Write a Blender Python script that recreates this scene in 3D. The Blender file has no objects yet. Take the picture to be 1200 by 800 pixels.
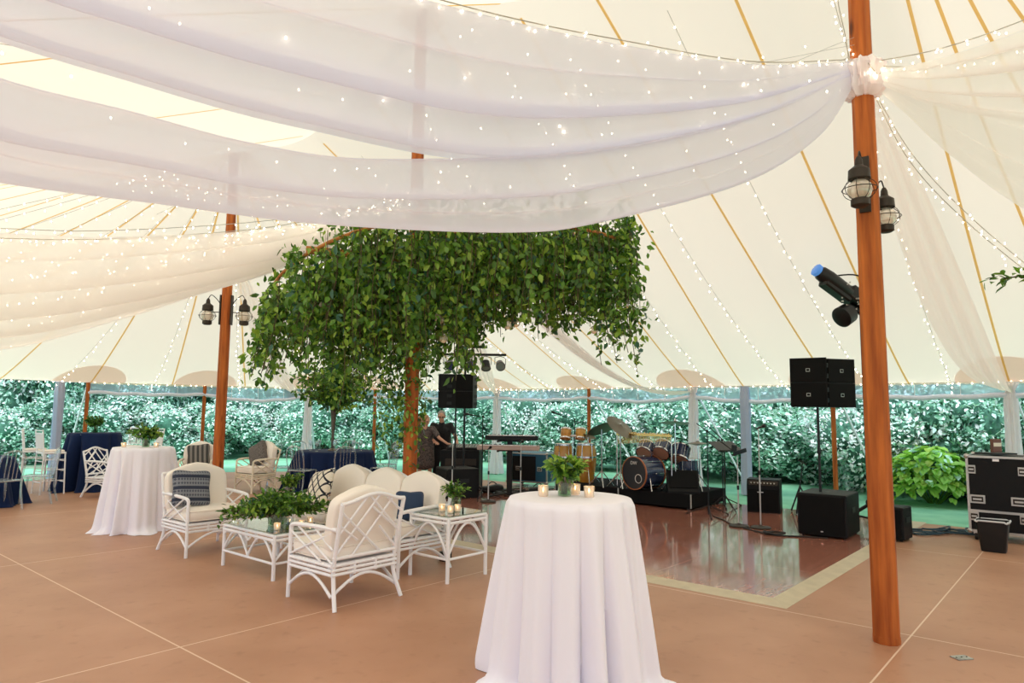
import bpy, math, random
import numpy as np
from mathutils import Vector, Matrix

random.seed(7)
SC = bpy.context.scene
COL = SC.collection
PI = math.pi

# ------------------------------------------------------------------ camera
cam_d = bpy.data.cameras.new('camera')
cam = bpy.data.objects.new('camera', cam_d)
COL.objects.link(cam)
cam_d.sensor_width = 36.0
cam_d.lens = 24.0
cam_d.clip_end = 400
PITCH = math.atan(82 / 800)
cam.matrix_world = Matrix.Translation((0, 0, 1.6)) @ Matrix.Rotation(PI / 2 + PITCH, 4, 'X') @ Matrix.Rotation(math.radians(0.6), 4, 'Z')
SC.camera = cam

# ------------------------------------------------------------------ daylight: bright overcast sky and a very soft sun
world = bpy.data.worlds.new('overcast_sky')
SC.world = world
world.use_nodes = True
wn = world.node_tree.nodes
wl = world.node_tree.links
bg = wn['Background']
tc = wn.new('ShaderNodeTexCoord')
sep = wn.new('ShaderNodeSeparateXYZ')
wl.new(tc.outputs['Generated'], sep.inputs[0])
wr = wn.new('ShaderNodeValToRGB')
wr.color_ramp.elements[0].position = 0.0
wr.color_ramp.elements[0].color = (0.55, 0.76, 1.0, 1)
wr.color_ramp.elements[1].position = 0.5
wr.color_ramp.elements[1].color = (0.74, 0.86, 1.0, 1)
wl.new(sep.outputs['Z'], wr.inputs[0])
wl.new(wr.outputs[0], bg.inputs[0])
bg.inputs[1].default_value = 1.45
sun_d = bpy.data.lights.new('sun', 'SUN')
sun_d.energy = 4.2
sun_d.angle = math.radians(25)
sun_d.color = (1.0, 0.985, 0.97)
sun = bpy.data.objects.new('sun', sun_d)
COL.objects.link(sun)
sun.rotation_euler = (math.radians(42), math.radians(-6), 0)

SC.view_settings.view_transform = 'Standard'
SC.view_settings.look = 'None'
SC.view_settings.exposure = 0.10
SC.view_settings.gamma = 1.0
SC.view_settings.use_curve_mapping = False
SC.cycles.max_bounces = 10
SC.cycles.diffuse_bounces = 5
SC.cycles.transparent_max_bounces = 24
SC.cycles.use_denoising = True

# ------------------------------------------------------------------ the tent's own axes (u across the tent, v along its ridge)
AX = math.radians(49.5)
UX, UY = math.cos(AX), math.sin(AX)
def P(u, v, z=0.0):
    return Vector((u * UX - v * UY, u * UY + v * UX, z))
def UVof(p):
    return (p[0] * UX + p[1] * UY, -p[0] * UY + p[1] * UX)
RU = AX                      # rotz that turns local +x into +u and local +y into +v

# ------------------------------------------------------------------ tagging and linking
def tag(o, label=None, cat=None, group=None, kind=None):
    if label: o['label'] = label
    if cat: o['category'] = cat
    if group: o['group'] = group
    if kind: o['kind'] = kind
    return o
def thing(name, loc, rz=0.0, label=None, cat=None, group=None):
    o = bpy.data.objects.new(name, None)
    o.empty_display_size = 0.1
    COL.objects.link(o)
    o.location = loc
    o.rotation_euler = (0, 0, rz)
    return tag(o, label, cat, group)
KIDS = {}
def add_child(parent, o):
    o.parent = parent
    KIDS.setdefault(parent.name, []).append(o)
def kids(o):
    return KIDS.get(o.name, [])
def copy_tree(o, loc=None, rz=None, label=None, parent=None, scale=None):
    c = o.copy()
    COL.objects.link(c)
    if parent: add_child(parent, c)
    for ch in kids(o):
        copy_tree(ch, parent=c)
    if loc is not None: c.location = loc
    if rz is not None: c.rotation_euler = (0, 0, rz)
    if label: c['label'] = label
    if scale: c.scale = scale
    return c

# ------------------------------------------------------------------ mesh builder
class MB:
    def __init__(s):
        s.v = []; s.f = []; s.m = []
    def add(s, vs, fs, m=0):
        b = len(s.v)
        s.v.extend([tuple(x) for x in vs])
        for f in fs:
            s.f.append(tuple(i + b for i in f)); s.m.append(m)
        return s
    def box(s, c, d, R=None, m=0, taper=1.0):
        hx, hy, hz = d[0] / 2, d[1] / 2, d[2] / 2
        vs = []
        for z in (-1, 1):
            t = taper if z > 0 else 1
            for x, y in ((-1, -1), (1, -1), (1, 1), (-1, 1)):
                p = Vector((x * hx * t, y * hy * t, z * hz))
                if R is not None: p = R @ p
                vs.append(Vector(c) + p)
        return s.add(vs, [(0, 3, 2, 1), (4, 5, 6, 7), (0, 1, 5, 4), (1, 2, 6, 5), (2, 3, 7, 6), (3, 0, 4, 7)], m)
    def rbox(s, c, d, b, R=None, m=0):
        # box with chamfered edges: three loops of an octagon per side
        hx, hy, hz = d[0] / 2, d[1] / 2, d[2] / 2
        rings = []
        for z, ins in ((-hz, b), (-hz + b, 0), (hz - b, 0), (hz, b)):
            x, y = hx - ins, hy - ins
            k = b * 0.7
            rings.append([(x - k, -y, z), (x, -y + k, z), (x, y - k, z), (x - k, y, z), (-x + k, y, z), (-x, y - k, z), (-x, -y + k, z), (-x + k, -y, z)])
        vs = []
        for r in rings:
            for p in r:
                p = Vector(p)
                if R is not None: p = R @ p
                vs.append(Vector(c) + p)
        fs = []
        for i in range(3):
            for j in range(8):
                fs.append((i * 8 + j, i * 8 + (j + 1) % 8, (i + 1) * 8 + (j + 1) % 8, (i + 1) * 8 + j))
        fs.append(tuple(reversed(range(8)))); fs.append(tuple(range(24, 32)))
        return s.add(vs, fs, m)
    def tube(s, pts, r, n=8, closed=False, cap=True, m=0):
        pts = [Vector(p) for p in pts]
        k = len(pts)
        rs = r if isinstance(r, (list, tuple)) else [r] * k
        T = []
        for i in range(k):
            a = pts[(i - 1) % k] if (closed or i > 0) else pts[i]
            b = pts[(i + 1) % k] if (closed or i < k - 1) else pts[i]
            t = b - a
            T.append(t.normalized() if t.length > 1e-9 else Vector((0, 0, 1)))
        up = Vector((0, 0, 1)) if abs(T[0].z) < 0.9 else Vector((1, 0, 0))
        nrm = T[0].cross(up).normalized()
        vs = []
        for i in range(k):
            nrm = (nrm - T[i] * nrm.dot(T[i]))
            nrm = nrm.normalized() if nrm.length > 1e-6 else T[i].orthogonal().normalized()
            bi = T[i].cross(nrm)
            for j in range(n):
                a = 2 * PI * j / n
                vs.append(pts[i] + (nrm * math.cos(a) + bi * math.sin(a)) * rs[i])
        fs = []
        for i in range(k if closed else k - 1):
            i2 = (i + 1) % k
            for j in range(n):
                j2 = (j + 1) % n
                fs.append((i * n + j, i * n + j2, i2 * n + j2, i2 * n + j))
        if cap and not closed:
            fs.append(tuple(reversed(range(n)))); fs.append(tuple(range((k - 1) * n, k * n)))
        return s.add(vs, fs, m)
    def lathe(s, prof, n=24, c=(0, 0, 0), R=None, m=0, warp=None, cap=True):
        vs = []; fs = []
        k = len(prof)
        for i, (r, z) in enumerate(prof):
            for j in range(n):
                a = 2 * PI * j / n
                rr, zz = (warp(r, z, a) if warp else (r, z))
                p = Vector((max(rr, 1e-4) * math.cos(a), max(rr, 1e-4) * math.sin(a), zz))
                if R is not None: p = R @ p
                vs.append(Vector(c) + p)
        for i in range(k - 1):
            for j in range(n):
                j2 = (j + 1) % n
                fs.append((i * n + j, i * n + j2, (i + 1) * n + j2, (i + 1) * n + j))
        if cap: fs.append(tuple(reversed(range(n)))); fs.append(tuple(range((k - 1) * n, k * n)))
        return s.add(vs, fs, m)
    def ball(s, c, rad, n=12, k=8, R=None, m=0):
        rx, ry, rz = rad if isinstance(rad, (list, tuple)) else (rad,) * 3
        vs = []; fs = []
        for i in range(k + 1):
            a = -PI / 2 + PI * i / k
            for j in range(n):
                b = 2 * PI * j / n
                p = Vector((rx * max(math.cos(a), 1e-3) * math.cos(b), ry * max(math.cos(a), 1e-3) * math.sin(b), rz * math.sin(a)))
                if R is not None: p = R @ p
                vs.append(Vector(c) + p)
        for i in range(k):
            for j in range(n):
                j2 = (j + 1) % n
                fs.append((i * n + j, i * n + j2, (i + 1) * n + j2, (i + 1) * n + j))
        fs.append(tuple(reversed(range(n)))); fs.append(tuple(range(k * n, (k + 1) * n)))
        return s.add(vs, fs, m)
    def sup(s, c, d, e1=0.3, e2=0.3, nu=32, nv=16, warp=None, R=None, m=0):
        # soft cushion: superellipsoid; warp(x, y, z) in unit coordinates scaled by d/2
        def sp(a, e): return math.copysign(abs(a) ** e, a)
        vs = []; fs = []
        for i in range(nv + 1):
            a = -PI / 2 + PI * i / nv
            ca, sa = max(math.cos(a), 1e-4), math.sin(a)
            for j in range(nu):
                b = 2 * PI * j / nu
                p = Vector((sp(ca, e1) * sp(math.cos(b), e2) * d[0] / 2, sp(ca, e1) * sp(math.sin(b), e2) * d[1] / 2, sp(sa, e1) * d[2] / 2))
                if warp: p = Vector(warp(p))
                if R is not None: p = R @ p
                vs.append(Vector(c) + p)
        for i in range(nv):
            for j in range(nu):
                j2 = (j + 1) % nu
                fs.append((i * nu + j, i * nu + j2, (i + 1) * nu + j2, (i + 1) * nu + j))
        fs.append(tuple(reversed(range(nu)))); fs.append(tuple(range(nv * nu, (nv + 1) * nu)))
        return s.add(vs, fs, m)
    def grid(s, fn, nu, nv, m=0, thick=None):
        vs = [fn(i / nu, j / nv) for i in range(nu + 1) for j in range(nv + 1)]
        fs = []
        for i in range(nu):
            for j in range(nv):
                a = i * (nv + 1) + j
                fs.append((a, a + nv + 1, a + nv + 2, a + 1))
        return s.add(vs, fs, m)
    def prism(s, pts, h, R=None, c=(0, 0, 0), m=0):
        n = len(pts)
        vs = []
        for z in (0, h):
            for p in pts:
                q = Vector((p[0], p[1], z))
                if R is not None: q = R @ q
                vs.append(Vector(c) + q)
        fs = [(i, (i + 1) % n, n + (i + 1) % n, n + i) for i in range(n)]
        fs.append(tuple(reversed(range(n)))); fs.append(tuple(range(n, 2 * n)))
        return s.add(vs, fs, m)
    def build(s, name, mat, parent=None, smooth=True, sharp=0.7, loc=None, rz=None):
        me = bpy.data.meshes.new(name)
        me.from_pydata(s.v, [], s.f)
        mats = mat if isinstance(mat, (list, tuple)) else [mat]
        for q in mats: me.materials.append(q)
        if len(mats) > 1: me.polygons.foreach_set('material_index', s.m)
        if smooth:
            me.shade_smooth()
            me.set_sharp_from_angle(angle=sharp)
        me.update()
        o = bpy.data.objects.new(name, me)
        COL.objects.link(o)
        if parent is not None: add_child(parent, o)
        if loc is not None: o.location = loc
        if rz is not None: o.rotation_euler = (0, 0, rz)
        return o
def RZ(a): return Matrix.Rotation(a, 3, 'Z')
def RX(a): return Matrix.Rotation(a, 3, 'X')
def RY(a): return Matrix.Rotation(a, 3, 'Y')
def arc(a, b, bulge, n=8):
    # points from a to b bending by vector bulge in the middle
    a, b, bulge = Vector(a), Vector(b), Vector(bulge)
    return [a.lerp(b, i / n) + bulge * math.sin(PI * i / n) for i in range(n + 1)]
def spline(pts, n=8):
    pts = [Vector(p) for p in pts]
    out = []
    q = [pts[0] * 2 - pts[1]] + pts + [pts[-1] * 2 - pts[-2]]
    for i in range(1, len(q) - 2):
        p0, p1, p2, p3 = q[i - 1], q[i], q[i + 1], q[i + 2]
        for k in range(n):
            t = k / n
            out.append(0.5 * ((2 * p1) + (p2 - p0) * t + (2 * p0 - 5 * p1 + 4 * p2 - p3) * t * t + (3 * p1 - p0 - 3 * p2 + p3) * t ** 3))
    out.append(pts[-1])
    return out
def leaf_mesh(name, C, D, N, L, Wd, mats, parent=None, weights=None, fold=0.25):
    # many leaves in one mesh: every leaf a folded diamond at C pointing along D with face normal N
    n = len(C)
    D = D / np.linalg.norm(D, axis=1, keepdims=True)
    S = np.cross(N, D); S /= (np.linalg.norm(S, axis=1, keepdims=True) + 1e-9)
    NN = np.cross(D, S)
    L = np.asarray(L).reshape(-1, 1) * np.ones((n, 1)); W2 = np.asarray(Wd).reshape(-1, 1) * np.ones((n, 1)) / 2
    V = np.empty((n, 6, 3))
    V[:, 0] = C
    V[:, 1] = C + D * L * 0.35 + S * W2 + NN * W2 * fold
    V[:, 2] = C + D * L * 0.72 + S * W2 * 0.7 + NN * W2 * fold * .6
    V[:, 3] = C + D * L - NN * L * 0.08
    V[:, 4] = C + D * L * 0.72 - S * W2 * 0.7 + NN * W2 * fold * .6
    V[:, 5] = C + D * L * 0.35 - S * W2 + NN * W2 * fold
    base = (np.arange(n) * 6).reshape(-1, 1)
    Q = np.concatenate([base + np.array([[0, 1, 2, 3]]), base + np.array([[0, 3, 4, 5]])], 1).reshape(-1)
    me = bpy.data.meshes.new(name)
    me.vertices.add(n * 6); me.vertices.foreach_set('co', V.reshape(-1))
    me.loops.add(n * 8); me.loops.foreach_set('vertex_index', Q.astype(np.int32))
    me.polygons.add(n * 2)
    me.polygons.foreach_set('loop_start', (np.arange(n * 2) * 4).astype(np.int32))
    me.polygons.foreach_set('loop_total', np.full(n * 2, 4, dtype=np.int32))
    for q in mats: me.materials.append(q)
    rng = np.random.default_rng(n)
    mi = rng.choice(len(mats), n, p=weights)
    me.polygons.foreach_set('material_index', np.repeat(mi, 2).astype(np.int32))
    me.update(calc_edges=True)
    me.validate()
    o = bpy.data.objects.new(name, me)
    COL.objects.link(o)
    if parent is not None: add_child(parent, o)
    return o

# ------------------------------------------------------------------ materials
def sock(b, *names):
    for n in names:
        if n in b.inputs: return b.inputs[n]
def mat(name, col, rough=0.6, metal=0.0, var=0.0, scale=8.0, bump=0.0, bscale=None, spec=0.5, emit=None, estr=0, trans=0.0, alpha=1.0, sheen=0.0, coords='Object', stretch=(1, 1, 1), col2=None):
    m = bpy.data.materials.new(name)
    m.use_nodes = True
    nt = m.node_tree; b = nt.nodes['Principled BSDF']
    b.inputs['Base Color'].default_value = (*col, 1)
    b.inputs['Roughness'].default_value = rough
    b.inputs['Metallic'].default_value = metal
    b.inputs['Specular IOR Level'].default_value = spec
    if trans: b.inputs['Transmission Weight'].default_value = trans
    if alpha < 1: b.inputs['Alpha'].default_value = alpha
    if sheen: b.inputs['Sheen Weight'].default_value = sheen
    if emit:
        b.inputs['Emission Color'].default_value = (*emit, 1); b.inputs['Emission Strength'].default_value = estr
    if var or bump or col2:
        t = nt.nodes.new('ShaderNodeTexCoord'); mp = nt.nodes.new('ShaderNodeMapping')
        mp.inputs['Scale'].default_value = stretch
        nt.links.new(t.outputs[coords], mp.inputs[0])
        nz = nt.nodes.new('ShaderNodeTexNoise'); nz.inputs['Scale'].default_value = scale; nz.inputs['Detail'].default_value = 5
        nt.links.new(mp.outputs[0], nz.inputs['Vector'])
        if var or col2:
            r = nt.nodes.new('ShaderNodeValToRGB')
            r.color_ramp.elements[0].position = 0.32; r.color_ramp.elements[1].position = 0.68
            lo = col2 if col2 else tuple(c * (1 - var) for c in col)
            r.color_ramp.elements[0].color = (*lo, 1)
            r.color_ramp.elements[1].color = (*[min(1, c * (1 + var * 0.6)) for c in col], 1)
            nt.links.new(nz.outputs['Fac'], r.inputs[0]); nt.links.new(r.outputs[0], b.inputs['Base Color'])
        if bump:
            nb = nt.nodes.new('ShaderNodeTexNoise'); nb.inputs['Scale'].default_value = bscale or scale * 4; nb.inputs['Detail'].default_value = 3
            nt.links.new(mp.outputs[0], nb.inputs['Vector'])
            bp = nt.nodes.new('ShaderNodeBump'); bp.inputs['Strength'].default_value = bump; bp.inputs['Distance'].default_value = 0.01
            nt.links.new(nb.outputs['Fac'], bp.inputs['Height']); nt.links.new(bp.outputs[0], b.inputs['Normal'])
    return m
def fabric(name, col, transl=0.5, tcol=None, opacity=1.0, wrinkle=0.0, wscale=3.0):
    # cloth that scatters light and lets part of it through; opacity < 1 leaves an open weave
    m = bpy.data.materials.new(name); m.use_nodes = True
    nt = m.node_tree; nt.nodes.remove(nt.nodes['Principled BSDF'])
    out = nt.nodes['Material Output']
    d = nt.nodes.new('ShaderNodeBsdfDiffuse'); d.inputs[0].default_value = (*col, 1)
    t = nt.nodes.new('ShaderNodeBsdfTranslucent'); t.inputs[0].default_value = (*(tcol or col), 1)
    mx = nt.nodes.new('ShaderNodeMixShader'); mx.inputs[0].default_value = transl
    nt.links.new(d.outputs[0], mx.inputs[1]); nt.links.new(t.outputs[0], mx.inputs[2])
    last = mx
    if wrinkle:
        tcn = nt.nodes.new('ShaderNodeTexCoord'); nz = nt.nodes.new('ShaderNodeTexNoise')
        nz.inputs['Scale'].default_value = wscale; nz.inputs['Detail'].default_value = 4
        nt.links.new(tcn.outputs['Object'], nz.inputs['Vector'])
        bp = nt.nodes.new('ShaderNodeBump'); bp.inputs['Strength'].default_value = wrinkle; bp.inputs['Distance'].default_value = 0.03
        nt.links.new(nz.outputs['Fac'], bp.inputs['Height'])
        nt.links.new(bp.outputs[0], d.inputs['Normal']); nt.links.new(bp.outputs[0], t.inputs['Normal'])
    if opacity < 1:
        tr = nt.nodes.new('ShaderNodeBsdfTransparent')
        m2 = nt.nodes.new('ShaderNodeMixShader'); m2.inputs[0].default_value = opacity
        nt.links.new(tr.outputs[0], m2.inputs[1]); nt.links.new(last.outputs[0], m2.inputs[2])
        last = m2
    nt.links.new(last.outputs[0], out.inputs[0])
    return m
def leafmat(name, col, rough=0.4, tr=0.3, spec=0.5):
    m = bpy.data.materials.new(name); m.use_nodes = True
    nt = m.node_tree; b = nt.nodes['Principled BSDF']; out = nt.nodes['Material Output']
    b.inputs['Base Color'].default_value = (*col, 1); b.inputs['Roughness'].default_value = rough
    b.inputs['Specular IOR Level'].default_value = spec
    t = nt.nodes.new('ShaderNodeBsdfTranslucent'); t.inputs[0].default_value = (col[0] * 1.3, min(1, col[1] * 1.4), col[2] * 0.8, 1)
    mx = nt.nodes.new('ShaderNodeMixShader'); mx.inputs[0].default_value = tr
    nt.links.new(b.outputs[0], mx.inputs[1]); nt.links.new(t.outputs[0], mx.inputs[2]); nt.links.new(mx.outputs[0], out.inputs[0])
    return m
def thinglass(name, tint=(1, 1, 1), gloss=0.12, rough=0.02, haze=0.0, hcol=(0.8, 0.9, 1)):
    m = bpy.data.materials.new(name); m.use_nodes = True
    nt = m.node_tree; nt.nodes.remove(nt.nodes['Principled BSDF']); out = nt.nodes['Material Output']
    tr = nt.nodes.new('ShaderNodeBsdfTransparent'); tr.inputs[0].default_value = (*tint, 1)
    g = nt.nodes.new('ShaderNodeBsdfGlossy'); g.inputs['Roughness'].default_value = rough
    fr = nt.nodes.new('ShaderNodeLayerWeight'); fr.inputs[0].default_value = 0.25
    ad = nt.nodes.new('ShaderNodeMath'); ad.operation = 'MULTIPLY_ADD'; ad.inputs[1].default_value = 0.8; ad.inputs[2].default_value = gloss
    nt.links.new(fr.outputs['Facing'], ad.inputs[0])
    mx = nt.nodes.new('ShaderNodeMixShader'); nt.links.new(ad.outputs[0], mx.inputs[0])
    nt.links.new(tr.outputs[0], mx.inputs[1]); nt.links.new(g.outputs[0], mx.inputs[2])
    last = mx
    if haze:
        d = nt.nodes.new('ShaderNodeBsdfDiffuse'); d.inputs[0].default_value = (*hcol, 1)
        m2 = nt.nodes.new('ShaderNodeMixShader'); m2.inputs[0].default_value = haze
        nt.links.new(mx.outputs[0], m2.inputs[1]); nt.links.new(d.outputs[0], m2.inputs[2]); last = m2
    nt.links.new(last.outputs[0], out.inputs[0])
    return m
def wood(name, c1, c2, scale=3.0, stretch=(6, 6, 0.5), rough=0.4):
    m = mat(name, c1, rough, col2=c2, spec=0.25, scale=scale, stretch=stretch, bump=0.15, bscale=scale * 3)
    # knots
    nt = m.node_tree; b = nt.nodes['Principled BSDF']
    t = nt.nodes.new('ShaderNodeTexCoord'); mp = nt.nodes.new('ShaderNodeMapping'); mp.inputs['Scale'].default_value = (5, 5, 1.6)
    vo = nt.nodes.new('ShaderNodeTexVoronoi'); vo.inputs['Scale'].default_value = 1.0
    nt.links.new(t.outputs['Object'], mp.inputs[0]); nt.links.new(mp.outputs[0], vo.inputs['Vector'])
    r = nt.nodes.new('ShaderNodeValToRGB'); r.color_ramp.elements[0].position = 0.06; r.color_ramp.elements[1].position = 0.16
    r.color_ramp.elements[0].color = (0.25, 0.2, 0.15, 1); r.color_ramp.elements[1].color = (1, 1, 1, 1)
    nt.links.new(vo.outputs['Distance'], r.inputs[0])
    mx = nt.nodes.new('ShaderNodeMixRGB'); mx.blend_type = 'MULTIPLY'; mx.inputs[0].default_value = 1
    old = b.inputs['Base Color'].links[0].from_socket
    nt.links.new(old, mx.inputs[1]); nt.links.new(r.outputs[0], mx.inputs[2]); nt.links.new(mx.outputs[0], b.inputs['Base Color'])
    return m
def bulbmat(name, col, st):
    m = mat(name, (1, 0.9, 0.7), emit=col, estr=st)
    m.cycles.emission_sampling = 'NONE'
    return m

M = {}
M['roof'] = fabric('sailcloth', (0.88, 0.82, 0.71), 0.47, (0.86, 0.745, 0.575))
M['patch'] = fabric('patch_cloth', (0.80, 0.68, 0.62), 0.72, (0.92, 0.76, 0.68))
M['rib'] = fabric('webbing', (0.80, 0.52, 0.18), 0.6, (0.98, 0.68, 0.26))
M['sheer'] = fabric('sheer_voile', (0.84, 0.84, 0.98), 0.55, (0.86, 0.87, 1.0), opacity=0.86)
M['sheer2'] = fabric('sheer_voile_gathered', (0.94, 0.92, 0.93), 0.7, (0.99, 0.96, 0.95), opacity=0.80)
M['drape'] = fabric('white_drape', (0.97, 0.96, 1.0), 0.5, opacity=0.96)
M['pole'] = wood('larch_pole', (0.56, 0.155, 0.028), (0.27, 0.058, 0.010), rough=0.6)
M['lumber'] = wood('raw_lumber', (0.62, 0.25, 0.07), (0.42, 0.15, 0.04))
M['white_cloth'] = mat('white_table_linen', (0.89, 0.865, 0.95), 0.85, sheen=0.2, bump=0.12, scale=5, bscale=7)
M['navy_cloth'] = mat('navy_table_linen', (0.006, 0.016, 0.062), 0.8, spec=0.15, sheen=0.03, bump=0.1, scale=5)
M['white_paint'] = mat('white_lacquer', (0.90, 0.89, 0.92), 0.3)
M['cream_paint'] = mat('cream_lacquer', (0.80, 0.72, 0.58), 0.4)
M['cushion'] = mat('cream_upholstery', (0.90, 0.82, 0.74), 0.9, sheen=0.2, bump=0.15, scale=4, bscale=9)
M['glass'] = thinglass('table_glass', (0.80, 0.92, 0.88), 0.16)
M['vase_glass'] = thinglass('vase_glass', (0.55, 0.78, 0.58), 0.10)
M['votive_glass'] = thinglass('votive_glass', (0.97, 0.92, 0.86), 0.15, haze=0.35, hcol=(0.95, 0.85, 0.72))
M['acrylic'] = thinglass('clear_acrylic', (0.86, 0.92, 0.95), 0.14, haze=0.10, hcol=(0.75, 0.85, 0.92))
M['vinyl'] = thinglass('clear_vinyl', (0.70, 0.90, 1.0), 0.12, rough=0.15, haze=0.5, hcol=(0.50, 0.76, 1.0))  # blue haze paints the sky's reflection into the clear vinyl
M['vinyl_roll'] = mat('rolled_vinyl', (0.72, 0.76, 0.92), 0.35, bump=0.5, scale=9, bscale=20)
M['grey_bundle'] = mat('gathered_sidewall', (0.40, 0.43, 0.60), 0.5, bump=0.5, scale=8, bscale=14, stretch=(3, 3, 0.4))
M['wax'] = mat('candle_wax', (0.95, 0.85, 0.7), 0.5, emit=(1.0, 0.65, 0.35), estr=0.35)
M['flame'] = bulbmat('candle_flame', (1.0, 0.65, 0.3), 25)
M['bulb'] = bulbmat('warm_bulb', (1.0, 0.84, 0.58), 14)
M['wire'] = mat('pale_wire', (0.45, 0.42, 0.36), 0.6)
M['black_box'] = mat('black_textured_paint', (0.006, 0.006, 0.007), 0.5, spec=0.2, bump=0.2, scale=60, bscale=160)
M['grille'] = mat('black_grille', (0.004, 0.004, 0.0045), 0.7, spec=0.15, bump=0.6, scale=90, bscale=220)
M['black'] = mat('black_metal', (0.007, 0.007, 0.008), 0.35, spec=0.35)
M['dark_metal'] = mat('dark_bronze', (0.045, 0.035, 0.028), 0.5, metal=0.6)
M['chrome'] = mat('chrome', (0.7, 0.7, 0.72), 0.18, metal=1.0)
M['alu'] = mat('aluminium', (0.55, 0.53, 0.50), 0.38, metal=0.9)
M['steel'] = mat('galvanised_steel', (0.42, 0.44, 0.42), 0.45, metal=0.7, var=0.3, scale=30)
M['brass'] = mat('cymbal_bronze', (0.16, 0.14, 0.11), 0.3, metal=0.85)
M['gold'] = mat('chime_brass', (0.75, 0.50, 0.18), 0.25, metal=0.9)
M['stage'] = mat('black_carpet', (0.009, 0.009, 0.010), 0.9, spec=0.1, bump=0.4, scale=40, bscale=150)
M['plastic'] = mat('black_plastic', (0.010, 0.010, 0.011), 0.4, spec=0.3)
M['skin'] = mat('skin', (0.60, 0.32, 0.22), 0.55)
M['lawn'] = mat('lawn_grass', (0.27, 0.60, 0.40), 0.9, col2=(0.18, 0.48, 0.30), scale=2.2, bump=0.8, bscale=60, spec=0.2)
M['earth'] = mat('planting_bed', (0.05, 0.045, 0.03), 0.95, var=0.4, scale=5)
M['stem'] = mat('stem', (0.10, 0.075, 0.04), 0.8)
M['green_a'] = leafmat('leaf_deep', (0.055, 0.135, 0.02), 0.35)
M['green_b'] = leafmat('leaf_mid', (0.125, 0.27, 0.035), 0.35)
M['green_c'] = leafmat('leaf_light', (0.30, 0.46, 0.07), 0.4)
M['green_d'] = leafmat('leaf_teal', (0.05, 0.15, 0.10), 0.35)
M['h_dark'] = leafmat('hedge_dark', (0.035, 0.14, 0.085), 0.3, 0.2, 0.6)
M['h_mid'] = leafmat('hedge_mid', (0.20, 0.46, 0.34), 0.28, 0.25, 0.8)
M['h_pale'] = leafmat('hedge_pale', (0.50, 0.80, 0.72), 0.28, 0.25, 0.9)  # pale teal paints sky highlights into the leaf colour
M['h_sheen'] = leafmat('hedge_white_sheen', (0.86, 0.96, 1.0), 0.3, 0.2, 0.9)  # white gloss sheen painted as a leaf colour
M['h_lime'] = leafmat('hosta_lime', (0.30, 0.58, 0.12), 0.4, 0.35)
M['t_dark'] = leafmat('tree_dark', (0.05, 0.20, 0.15), 0.4, 0.2)
M['t_mid'] = leafmat('tree_mid', (0.13, 0.42, 0.36), 0.35, 0.25)
M['petal'] = leafmat('petal_pink', (0.80, 0.55, 0.60), 0.6, 0.3)
# ------------------------------------------------------------------ setting: ground, floor, dance floor
UC, HU, HV, VA, VB = 5.5, 8.8, 7.5, -3.67, 11.0       # ridge line u, half width, end radius, first and last peak
EAVE, PEAK = 2.2, 6.8
POLES_V = (-3.67, 1.23, 6.28, 11.0)

g = MB(); g.grid(lambda a, b: Vector((-60 + 120 * a, -30 + 120 * b, -0.10)), 8, 8)
tag(g.build('ground', M['lawn']), kind='structure')

def floor_mat():
    m = mat('sealed_concrete', (0.50, 0.268, 0.168), 0.42, col2=(0.42, 0.215, 0.13), scale=1.3, bump=0.05, bscale=120, spec=0.35)
    nt = m.node_tree; b = nt.nodes['Principled BSDF']
    t = nt.nodes.new('ShaderNodeTexCoord'); sp = nt.nodes.new('ShaderNodeSeparateXYZ'); nt.links.new(t.outputs['Object'], sp.inputs[0])
    def line(out, off, period):
        a = nt.nodes.new('ShaderNodeMath'); a.operation = 'SUBTRACT'; a.inputs[1].default_value = off - period / 2; nt.links.new(sp.outputs[out], a.inputs[0])
        w = nt.nodes.new('ShaderNodeMath'); w.operation = 'PINGPONG'; w.inputs[1].default_value = period / 2; nt.links.new(a.outputs[0], w.inputs[0])
        c = nt.nodes.new('ShaderNodeMath'); c.operation = 'GREATER_THAN'; c.inputs[1].default_value = period / 2 - 0.006; nt.links.new(w.outputs[0], c.inputs[0])
        return c
    c1 = line('X', 2.2, 3.66); c2 = line('Y', 1.13, 3.66)
    mx = nt.nodes.new('ShaderNodeMath'); mx.operation = 'MAXIMUM'; nt.links.new(c1.outputs[0], mx.inputs[0]); nt.links.new(c2.outputs[0], mx.inputs[1])
    sc = nt.nodes.new('ShaderNodeMath'); sc.operation = 'MULTIPLY'; sc.inputs[1].default_value = 0.75; nt.links.new(mx.outputs[0], sc.inputs[0])
    old = b.inputs['Base Color'].links[0].from_socket
    # small dark specks and scuffs
    nz = nt.nodes.new('ShaderNodeTexNoise'); nz.inputs['Scale'].default_value = 9; nz.inputs['Detail'].default_value = 8; nt.links.new(t.outputs['Object'], nz.inputs['Vector'])
    rr = nt.nodes.new('ShaderNodeValToRGB'); rr.color_ramp.elements[0].position = 0.28; rr.color_ramp.elements[1].position = 0.42
    rr.color_ramp.elements[0].color = (0.62, 0.58, 0.55, 1); rr.color_ramp.elements[1].color = (1, 1, 1, 1); nt.links.new(nz.outputs['Fac'], rr.inputs[0])
    mu = nt.nodes.new('ShaderNodeMixRGB'); mu.blend_type = 'MULTIPLY'; mu.inputs[0].default_value = 0.3; nt.links.new(old, mu.inputs[1]); nt.links.new(rr.outputs[0], mu.inputs[2])
    m3 = nt.nodes.new('ShaderNodeMixRGB'); m3.inputs[2].default_value = (0.85, 0.66, 0.52, 1); nt.links.new(sc.outputs[0], m3.inputs[0]); nt.links.new(mu.outputs[0], m3.inputs[1])
    nt.links.new(m3.outputs[0], b.inputs['Base Color'])
    return m
fl = []
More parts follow.
